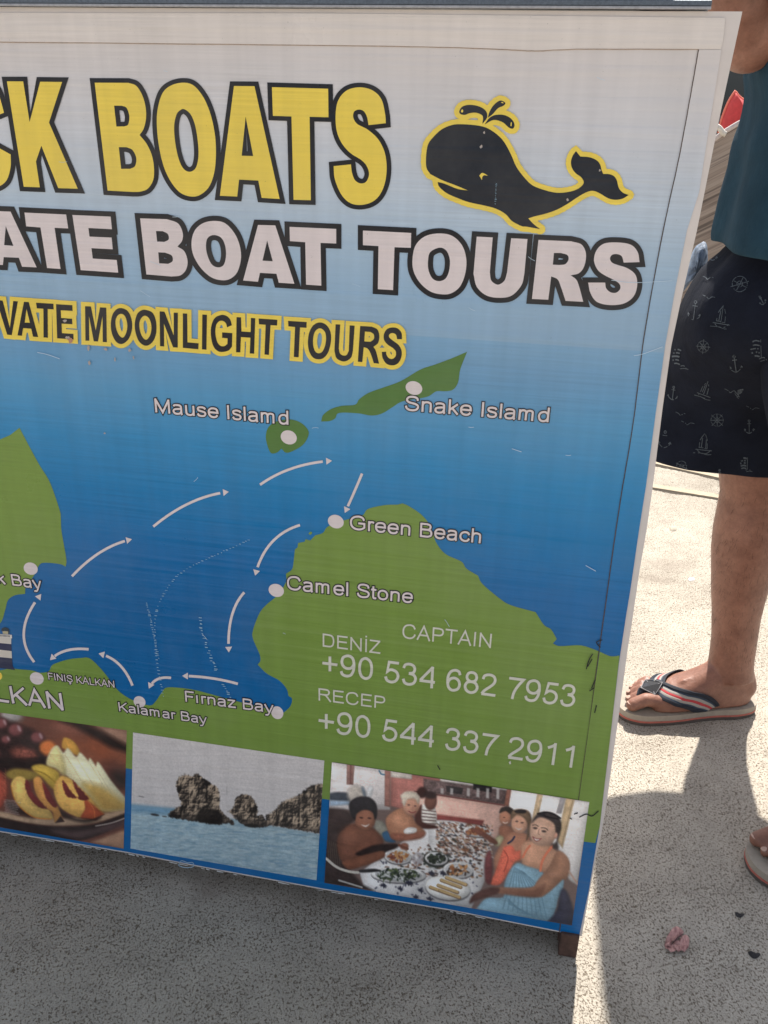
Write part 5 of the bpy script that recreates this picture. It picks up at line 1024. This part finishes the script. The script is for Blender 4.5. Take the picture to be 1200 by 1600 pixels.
def rt(pts, cx, cy, s, a): s *= .88; ca, sa = math.cos(a), math.sin(a); return [(cx + (p[0]*ca - p[1]*sa) * s, cy + (p[0]*sa + p[1]*ca) * s) + tuple(p[2:]) for p in pts]
def circ(r, n=14, x=0, y=0): return [(x + r*math.cos(2*math.pi*i/n), y + r*math.sin(2*math.pi*i/n), 1) for i in range(n+1)]
def anchor(cx, cy, s, a): motif('anchor_motif', [rt(l, cx, cy, s, a) for l in (circ(.13, 10, 0, -.88), [(0, -.75), (0, .8)], [(-.25, -.5), (.25, -.5)], [(-.62, .25), (-.5, .55, 1), (0, .85, 1), (.5, .55, 1), (.62, .25)], [(-.75, .4), (-.62, .2), (-.45, .38)], [(.75, .4), (.62, .2), (.45, .38)])], 1.5)
def compass(cx, cy, s, a): motif('compass_motif', [rt(l, cx, cy, s, a) for l in (circ(.78, 18), circ(.3, 10), [(-1, 0), (1, 0)], [(0, -1), (0, 1)], [(-.5, -.5), (.5, .5)], [(-.5, .5), (.5, -.5)])], 1.1)
def ship(cx, cy, s, a): motif('ship_motif', [rt(l, cx, cy, s, a) for l in ([(0, -1), (0, .5)], [(0, -.95), (-.35, -.3, 1), (-.4, .4), (0, .4)], [(.08, -.9), (.3, -.3, 1), (.35, .45), (.08, .45)], [(-.15, -.5), (-.2, .35)], [(.2, -.4), (.22, .4)], [(-.6, .55), (-.3, .85, 1), (.3, .9, 1), (.7, .55)], [(-.7, .6), (.8, .6)], [(-.9, .95, 1), (-.2, .9, 1), (.4, 1, 1), (.9, .9, 1)])], 1.3)
def sails(cx, cy, s, a): motif('sail_motif', [rt([(-.6 + .1*abs(i-2), -.75 + i*.34), (-.1, -.85 + i*.34, 1), (.25, -.78 + i*.34)], cx, cy, s, a) for i in range(5)], 3.2); motif('sail_motif', [rt(l, cx, cy, s, a) for l in ([(.35, -.95), (.4, .7)], [(.2, .8), (.6, .65, 1), (.9, .9, 1)], [(.3, 1.0), (.7, .9), (1.1, .95)])], 1.5)
MS = .86
for a in ((1088, 487, 18, .12), (1054, 614, 13, .12), (1040, 687, 16, .1), (1150, 567, 16, -.12), (1170, 666, 13, .0), (1116, 400, 12, .15), (1192, 470, 9, -.5), (1124, 742, 11, 0)): anchor(*a)
for a in ((1158, 445, 17, -.3), (1101, 540, 12.5, .1), (1121, 655, 14, .75), (1066, 727, 11, .5)): compass(*a)
for a in ((1130, 495, 20, .15), (1103, 607, 16, .35), (1100, 692, 19, .1), (1156, 610, 9, .9)): ship(*a)
for a in ((1062, 559, 18, .1), (1184, 545, 19, .0), (1163, 724, 13, .05)): sails(*a)
for x, y in ((1110, 465), (1108, 435), (1065, 645), (1075, 660), (1175, 635), (1142, 608)): motif('gull_motif', [[(x-9, y-3, 1), (x-3, y, 1), (x, y+3, 1), (x+5, y, 1), (x+11, y+1, 1)]], 1.0)

# ---- shirt
M_shirt = simple('teal_cloth', (.017, .046, .070), .95, .22, 14, .6, .008, spec=.12)
YT = 1.50
st_rows = [(-330, 1215, 1482, .19), (-240, 1203, 1487, .195), (-120, 1196, 1482, .20), (-20, 1190, 1474, .19), (60, 1182, 1467, .19), (110, 1167, 1462, .19), (150, 1171, 1457, .19), (190, 1167, 1450, .19), (230, 1156, 1444, .192), (270, 1152, 1442, .20), (310, 1143, 1436, .21), (350, 1134, 1430, .225), (380, 1127, 1424, .235), (388, 1127, 1422, .235)]
shirt = cloth('shirt', pxrings(st_rows, YT, .8, 44, 2.3), M_shirt, .004, .013, 7, man, 3)
slv = [ring(shoulder.lerp(elbow, q) , .078 - .01*q, .078 - .01*q, 24) for q in (0, .25, .5, .72)]
def tubering(pts, rads, n=24): 
    V, Fs = tubevf(pts, rads, n); return [V[i*n:(i+1)*n] for i in range(len(pts))]
cloth('sleeve', tubering([shoulder.lerp(elbow, q) for q in (-.1, .2, .45, .66)], [.085, .082, .078, .076]), M_shirt, .003, .006, 12, man, 9)
cloth('sleeve', tubering([shoulder2.lerp(elbow2, q) for q in (-.1, .2, .45, .7)], [.085, .080, .074, .072]), M_shirt, .003, .006, 12, man, 4)
cloth('shirt_yoke', [ring((BX, BY_, z), a, b, 44) for z, a, b in ((1.36, .135, .225), (1.42, .12, .22), (1.46, .09, .17), (1.485, .068, .085))], M_shirt, .004, .004, 9, man, 2)

# ================================================================ BEHIND
# striped wood-look side of a stall with a red cushion, at the man's back
YK = 4.1
def stripe_mat():
    m, ns, ls = newmat('striped_laminate'); b = ns['Principled BSDF']; tc = N(ns, 'ShaderNodeTexCoord')
    rt_ = N(ns, 'ShaderNodeMapping'); rt_.inputs['Rotation'].default_value = (0, math.radians(30), 0); ls.new(tc.outputs['Object'], rt_.inputs[0]); n = noise(ns, ls, rt_.outputs[0], 1, 4, .6, ((1.3, 1, 55),))
    r = ramp(ns, [(.36, (.10, .075, .062, 1)), (.48, (.24, .185, .15, 1)), (.60, (.33, .27, .225, 1)), (.70, (.17, .13, .11, 1))]); ls.new(n.outputs[0], r.inputs[0]); ls.new(r.outputs[0], b.inputs['Base Color'])
    b.inputs['Roughness'].default_value = .5; bump(ns, ls, b, n.outputs[0], .3, .002); return m
M_stripe = stripe_mat()
stall = thing('stall_counter', 'wood grain stall counter with a pale curved top edge behind the man', 'counter', (ony(1150, 300, YK)[0], YK, 0))
tp = spath([(1060, 250, 1), (1112, 222, 1), (1135, 206, 1), (1168, 188, 1), (1210, 176, 1), (1300, 170, 1)], False, 5)
def slabpoly(name, pts, Y, d, mat, parent, tilt=0.0):
    fr = [tuple(ony(x, y, Y)) for x, y in pts]; n = len(fr); bk = [(p[0] + tilt, p[1] + d, p[2]) for p in fr]
    V, F = fill([(p[0], p[2]) for p in fr]); Fs = []
    o = mesh(name, fr + bk, [tuple(f) for f in F] + [tuple(i + n for i in f[::-1]) for f in F] + [(i, (i+1) % n, (i+1) % n + n, i + n) for i in range(n)], mat, parent)
    bm = bmesh.new(); bm.from_mesh(o.data); bmesh.ops.recalc_face_normals(bm, faces=bm.faces[:]); bm.to_mesh(o.data); bm.free(); return o
slabpoly('side_panel', tp + [(1290, 500), (1060, 500)], YK, .04, M_stripe, stall)
edge = [Vector(ony(x, y - 2, YK - .006)) for x, y in tp]; mesh('top_edging', *tubevf(edge, .010, 8), simple('pale_edging', (.50, .44, .42), .5, .1, 60, .2, .001), stall, True)
x0, x1 = ony(1075, 500, YK)[0], ony(1285, 500, YK)[0]; zb = ony(1060, 500, YK)[2]
for xx in (x0, x1 - .05): box('leg', xx, xx + .045, YK + .0, YK + .04, .001, zb + .001, M_wood, stall, .003); box('leg', xx, xx + .045, YK + .5, YK + .54, .001, .95, M_wood, stall, .003)
box('shelf', x0, x1, YK + .0405, YK + .54, .951, .975, M_wood, stall, .003)
# red cushion
def cushion():
    t = thing('cushion', 'red cushion with a pointed corner and light piping, standing on the wood grain counter', 'cushion', tuple(ony(1150, 195, YK + .16)))
    q = [(1126, 208), (1152, 139), (1157, 143), (1172, 158), (1215, 185), (1212, 215)]; Yc = YK + .12
    def put(pts, Y): return [Vector(ony(x, y, Y)) for x, y in pts]
    fr, bk = put(spath([(1126, 208), (1131, 186, 1), (1141, 160, 1), (1152, 142), (1160, 152, 1), (1185, 168, 1), (1215, 185), (1212, 225, 1), (1170, 225, 1)], True, 5), Yc), None
    n = len(fr); c = sum(fr, Vector()) / n; V, Fs = [], []
    for k, (f, y) in enumerate(((1, .05), (.85, .015), (.6, -.01), (.25, -.025))):
        V += [tuple(c + (p - c) * f + Vector((0, y - .0, 0))) for p in fr]
    for k in range(3):
        for i in range(n): Fs.append((k*n+i, k*n+(i+1) % n, (k+1)*n+(i+1) % n, (k+1)*n+i))
    Fs.append(tuple(3*n+i for i in range(n))); m0 = len(V)
    V += [tuple(c + (p - c) * .8 + Vector((0, .09, 0))) for p in fr]; Fs += [(i, m0 + i, m0 + (i+1) % n, (i+1) % n) for i in range(n)]; Fs.append(tuple(m0 + i for i in range(n-1, -1, -1)))
    mesh('pillow', V, Fs, simple('red_cloth', (.60, .060, .060), .85, .12, 40, .4, .004), t, True)
    mesh('piping', *tubevf([p + Vector((0, .05, 0)) for p in fr] + [fr[0] + Vector((0, .05, 0))], .006, 8), simple('coral_piping', (.85, .22, .15), .7, .1, 60, .1, .001), t, True)
cushion()
st2 = [Vector(ony(x, y, YK - .03)) for x, y in ((1118, 196), (1124, 200), (1130, 208), (1134, 210))]
tag(mesh('webbing_strap', *tubevf(st2, .011, 8), simple('white_webbing', (.6, .56, .5), .8, .1, 90, .2, .001), None, True), 'short white strap over the left end of the wood grain counter, below the red cushion', 'strap')
# crumpled pale blue cloth beside the shorts
V, Fs = [], []
pts = spath([(1088, 385, 1), (1102, 378, 1), (1106, 400, 1), (1102, 425, 1), (1094, 440, 1), (1078, 440, 1), (1060, 462, 1), (1066, 440, 1), (1080, 405, 1)], True, 4)
fr = [Vector(ony(x, y, 1.85)) for x, y in pts]; n = len(fr); c = sum(fr, Vector()) / n
for k, (f, y) in enumerate(((1, 0), (.8, -.02), (.45, -.028), (.1, -.03))):
    V += [tuple(c + (p - c) * f + Vector((0, y + random.uniform(-.006, .006), 0))) for p in fr]
for k in range(3):
    for i in range(n): Fs.append((k*n+i, k*n+(i+1) % n, (k+1)*n+(i+1) % n, (k+1)*n+i))
Fs.append(tuple(3*n+i for i in range(n))); m0 = len(V); V += [tuple(c + (p - c) * .8 + Vector((0, .03, 0))) for p in fr]; Fs += [(i, m0+i, m0+(i+1) % n, (i+1) % n) for i in range(n)] + [tuple(m0+i for i in range(n-1, -1, -1))]
tag(mesh('cloth', V, Fs, simple('pale_denim', (.16, .22, .31), .6, .5, 60, 1.0, .01), None, True), 'crumpled pale blue cloth showing between the sign and the dark shorts', 'cloth')

# dark van parked further back
def van():
    Yv = 6.0; xa = ony(770, 0, Yv)[0]; t = thing('parked_van', 'dark navy van parked behind the man, at the top right', 'van', (xa + 2.2, Yv + .9, 0))
    M_b = simple('navy_paint', (.012, .016, .028), .35, .2, 6, .05, .001); M_g = simple('dark_glass', (.02, .024, .03), .08, .1, 3, 0, .001); M_t = simple('tyre_rubber', (.02, .02, .02), .85, .2, 60, .4, .002); M_m = simple('hub_metal', (.35, .35, .36), .35, .1, 40, .1, .001, 1)
    prof = [(0, .35), (0, .9), (.06, 1.0), (.75, 1.12), (1.35, 1.85), (1.6, 1.95), (4.35, 1.95), (4.5, 1.8), (4.55, .5), (4.5, .35)]
    vs = [(xa + x, Yv + yy, z) for yy in (0, 1.8) for x, z in prof]; n = len(prof); Fs = [tuple(range(n)), tuple(range(2*n-1, n-1, -1))] + [(i, i+n, (i+1) % n + n, (i+1) % n) for i in range(n)]
    o = mesh('body', vs, Fs, M_b, t); bm = bmesh.new(); bm.from_mesh(o.data); bmesh.ops.recalc_face_normals(bm, faces=bm.faces[:]); bmesh.ops.bevel(bm, geom=bm.edges[:], offset=.04, segments=3, affect='EDGES'); bm.to_mesh(o.data); bm.free()
    for a, b in ((1.25, 2.0), (2.1, 3.1), (3.2, 4.3)):
        w_ = box('window', xa + a, xa + b, Yv - .012, Yv + .01, 1.22, 1.75, M_g, t, .008); box('window_frame', xa + a - .03, xa + b + .03, Yv - .006, Yv + .008, 1.185, 1.218, simple('trim', (.10, .11, .12), .5, .1, 20, .1, .001), t, .002)
    for a in (.9, 3.65):
        for yy in (-.02, 1.6):
            mesh('wheel', *tubevf([(xa + a, Yv + yy, .33), (xa + a, Yv + yy + .22, .33)], .33, 28), M_t, t, False); mesh('rim', *tubevf([(xa + a, Yv + yy - .012, .33), (xa + a, Yv + yy - .001, .33)], .2, 20), M_m, t)
    box('headlight', xa - .015, xa + .1, Yv + .05, Yv + .35, .78, .92, simple('lamp_glass', (.6, .6, .6), .1, .05, 10, 0, .001), t, .01)
    box('bumper', xa - .05, xa + .3, Yv - .03, Yv + 1.83, .30, .5, simple('bumper_grey', (.05, .05, .055), .6, .1, 30, .2, .001), t, .02)
van()
# dark bag lying along the top of the sign
zt = zr + .0085; bx0, bx1 = ony(474, 4, YB + .04)[0], ony(1012, 6, YB + .04)[0]
bag = thing('bag', 'dark navy cloth bag lying along the rail on top of the sign', 'bag', ((bx0 + bx1) / 2, YB + .05, zt))
rg = []
for i in range(41):
    q = i / 40; r = .055 * min(1, (q / .10) ** .5 if q < .10 else 1, ((1-q) / .05) ** .5 if q > .95 else 1) + .002; x = bx0 + (bx1 - bx0) * q; lift = .012 * max(0, 1 - q / .14)
    rg.append([(x + .004 * math.sin(k * 2 + i), YB + .045 + r * math.cos(t) * 1.1, zt + lift + r * .9 + r * .9 * math.sin(t) * (1 + .06 * math.sin(i * .8 + k))) for k, t in enumerate([2 * math.pi * k / 16 for k in range(16)])])
mesh('bag_body', *loft(rg), simple('bag_navy', (.018, .020, .034), .8, .4, 30, .6, .004), bag, True)
for q in (.30, .72):
    x = bx0 + (bx1 - bx0) * q; mesh('strap', *tubevf([(x, YB + .045 + .066 * math.cos(t), zt + .0495 + .0535 * math.sin(t)) for t in [math.pi * k / 12 + .3 for k in range(10)]], .006, 8), M_snavy, bag, True)
bt = thing('bottle', 'small clear bottle with an orange band lying at the right end of the rail', 'bottle', tuple(Vector((ony(1022, 3, YB + .02)[0], YB + .02, zt))))
xq = bt.location.x; M_clear = simple('bottle_plastic', (.62, .66, .74), .15, .1, 20, .1, .001)
mesh('bottle_body', *tubevf([(xq - .014, YB + .018, zt + .014), (xq - .012, YB + .018, zt + .014), (xq + .012, YB + .018, zt + .013), (xq + .022, YB + .018, zt + .008), (xq + .03, YB + .018, zt + .007)], [.010, .0135, .0135, .007, .006], 16), M_clear, bt, True)
mesh('band', *tubevf([(xq - .008, YB + .018, zt + .014), (xq - .003, YB + .018, zt + .0139)], .0139, 16), simple('band_orange', (.6, .2, .08), .5, .1, 40, .1, .001), bt, True)

# trees far behind
def tree(x, Y, htrunk, R, seed, lab, grp):
    rnd = random.Random(seed); t = thing('tree', lab, 'tree', (x, Y, 0), grp)
    mesh('trunk', *tubevf([(x, Y, 0), (x + .1, Y, htrunk * .5), (x, Y, htrunk), (x - .1, Y, htrunk + R * .7)], [.22, .17, .13, .05], 10), M_bark, t, True)
    for k in range(6):
        a = k * 1.05; mesh('limb', *tubevf([(x, Y, htrunk * (.8 + .05*k)), (x + math.cos(a)*R*.35, Y + math.sin(a)*R*.35, htrunk + R*.35), (x + math.cos(a)*R*.65, Y + math.sin(a)*R*.65, htrunk + R*.6)], [.09, .05, .02], 7), M_bark, t, True)
    V, Fs = [], []; cl = [(rnd.gauss(0, .42)*R, rnd.gauss(0, .42)*R, rnd.uniform(-.25, .95)*R) for _ in range(46)]
    for c in cl:
        r = rnd.uniform(.18, .34) * R
        for _ in range(130):
            d = Vector((rnd.gauss(0, 1), rnd.gauss(0, 1), rnd.gauss(0, 1))).normalized() * r * rnd.random() ** .4; p = Vector((x + c[0], Y + c[1], htrunk + R*.5 + c[2])) + d
            u = Vector((rnd.gauss(0, 1), rnd.gauss(0, 1), rnd.gauss(0, 1))).normalized(); w_ = u.orthogonal().normalized(); s_ = rnd.uniform(.05, .10); o = len(V)
            V += [p - u*s_*1.5, p + w_*s_*.6, p + u*s_*1.5, p - w_*s_*.6]; Fs.append((o, o+1, o+2, o+3))
    mesh('crown', V, Fs, M_leaf, t, kind='stuff')
M_bark = simple('bark', (.12, .085, .06), .9, .4, 20, .8, .02); M_leaf = simple('leaves', (.060, .105, .030), .7, .5, 1.5, .1, .01)
for i, (px_, Y, ht, R) in enumerate(((424, 18, 3.2, 2.2), (462, 22, 3.9, 2.3), (150, 40, 3.6, 3.4))):
    x = ony(px_, 60, Y)[0]; tree(x, Y, ht, R, i + 3, ['broad green tree whose lowest leaves show above the rail, left one of the two', 'green tree just right of the broad one above the rail, near the bag end', 'distant tree over the left part of the rail'][i], 'trees far behind the sign')

# ================================================================ LITTER on the concrete
def petal():
    c = Vector(onz(1056, 1474)); t = thing('fallen_petal', 'dry pink bougainvillea bract lying on the concrete at the lower right', 'petal', tuple(c))
    m, ns, ls = newmat('petal_pink'); b = ns['Principled BSDF']; tc = N(ns, 'ShaderNodeTexCoord'); n_ = noise(ns, ls, tc.outputs['Object'], 1, 4, .6, ((260, 90, 90), (0, 0, .5))); r = ramp(ns, [(.35, (.32, .15, .14, 1)), (.6, (.60, .34, .30, 1))]); ls.new(n_.outputs[0], r.inputs[0]); ls.new(r.outputs[0], b.inputs['Base Color']); b.inputs['Roughness'].default_value = .7; bump(ns, ls, b, n_.outputs[0], .5, .001)
    def leafy(nm, pts, hh):
        P = [Vector(onz(x, y)) for x, y in pts]; k = len(P); cc = sum(P, Vector()) / k; V = []
        for f in (1, .7, .35): V += [tuple(cc + (p - cc) * f + Vector((0, 0, .0015 + hh * (abs(math.sin(i * 1.4)) * f + (1 - f) * .35)))) for i, p in enumerate(P)]
        V.append(tuple(cc + Vector((0, 0, .002 + hh * .2)))); Fs = [(a*k+i, a*k+(i+1) % k, (a+1)*k+(i+1) % k, (a+1)*k+i) for a in (0, 1) for i in range(k)] + [(2*k+i, 2*k+(i+1) % k, 3*k) for i in range(k)]
        o = mesh(nm, V, Fs, m, t, True); s_ = o.modifiers.new('th', 'SOLIDIFY'); s_.thickness = .0006
    leafy('bract', spath([(1038, 1478, 1), (1044, 1463, 1), (1056, 1452, 1), (1067, 1462, 1), (1060, 1470, 1), (1050, 1476, 1), (1042, 1484, 1)], True, 2), .008)
    leafy('bract', spath([(1050, 1479, 1), (1060, 1472, 1), (1070, 1464, 1), (1076, 1472, 1), (1074, 1486, 1), (1064, 1490, 1), (1055, 1488, 1)], True, 2), .006)
    leafy('bract', spath([(1038, 1478, 1), (1050, 1477, 1), (1058, 1484, 1), (1052, 1491, 1), (1043, 1488, 1)], True, 2), .005)
    mesh('stalk', *tubevf([Vector(onz(1048, 1482)) + Vector((0, 0, .009)), Vector(onz(1058, 1472)) + Vector((0, 0, .011)), Vector(onz(1066, 1466)) + Vector((0, 0, .010))], [.0007, .0011, .0006], 6), simple('stalk_brown', (.10, .05, .05), .8, .2, 300, .2, .001), t, True)
petal()
def flat_bit(name, lab, cat, pts, mat, h=.004):
    P = [Vector(onz(x, y)) for x, y in spath([p + (1,) for p in pts], True, 3)]; k = len(P); c = sum(P, Vector()) / k
    V = [tuple(p + Vector((0, 0, .0008))) for p in P] + [tuple(c + (p - c) * .75 + Vector((0, 0, h * random.uniform(.5, 1)))) for p in P] + [tuple(c + Vector((0, 0, h)))]
    tag(mesh(name, V, [(i, (i+1) % k, (i+1) % k + k, i + k) for i in range(k)] + [(k+i, k+(i+1) % k, 2*k) for i in range(k)], mat, None, True), lab, cat)
M_dl = simple('dry_leaf', (.035, .032, .032), .9, .4, 200, .6, .002)
flat_bit('dead_leaf', 'small black crumpled leaf near the right edge, right of the pink petal', 'leaf', [(1168, 1489), (1174, 1487), (1181, 1491), (1188, 1491), (1184, 1497), (1176, 1498)], M_dl)
flat_bit('dead_leaf', 'tiny dark twig scrap between the pink petal and the near sandal', 'leaf', [(1148, 1426), (1152, 1426), (1157, 1430), (1164, 1428), (1158, 1434), (1151, 1433)], M_dl, .003)
flat_bit('paper_scrap', 'tiny white paper scrap on the sunlit concrete left of the shin', 'paper scrap', [(1076, 904), (1084, 903), (1085, 907), (1077, 908)], simple('white_scrap', (.8, .8, .78), .7, .05, 90, .1, .001), .004)
flat_bit('pebble', 'small rounded stone on the sunlit concrete above the dark stain', 'pebble', [(1046, 824), (1056, 823), (1057, 829), (1049, 830)], simple('stone', (.42, .37, .29), .8, .2, 200, .4, .002), .006)
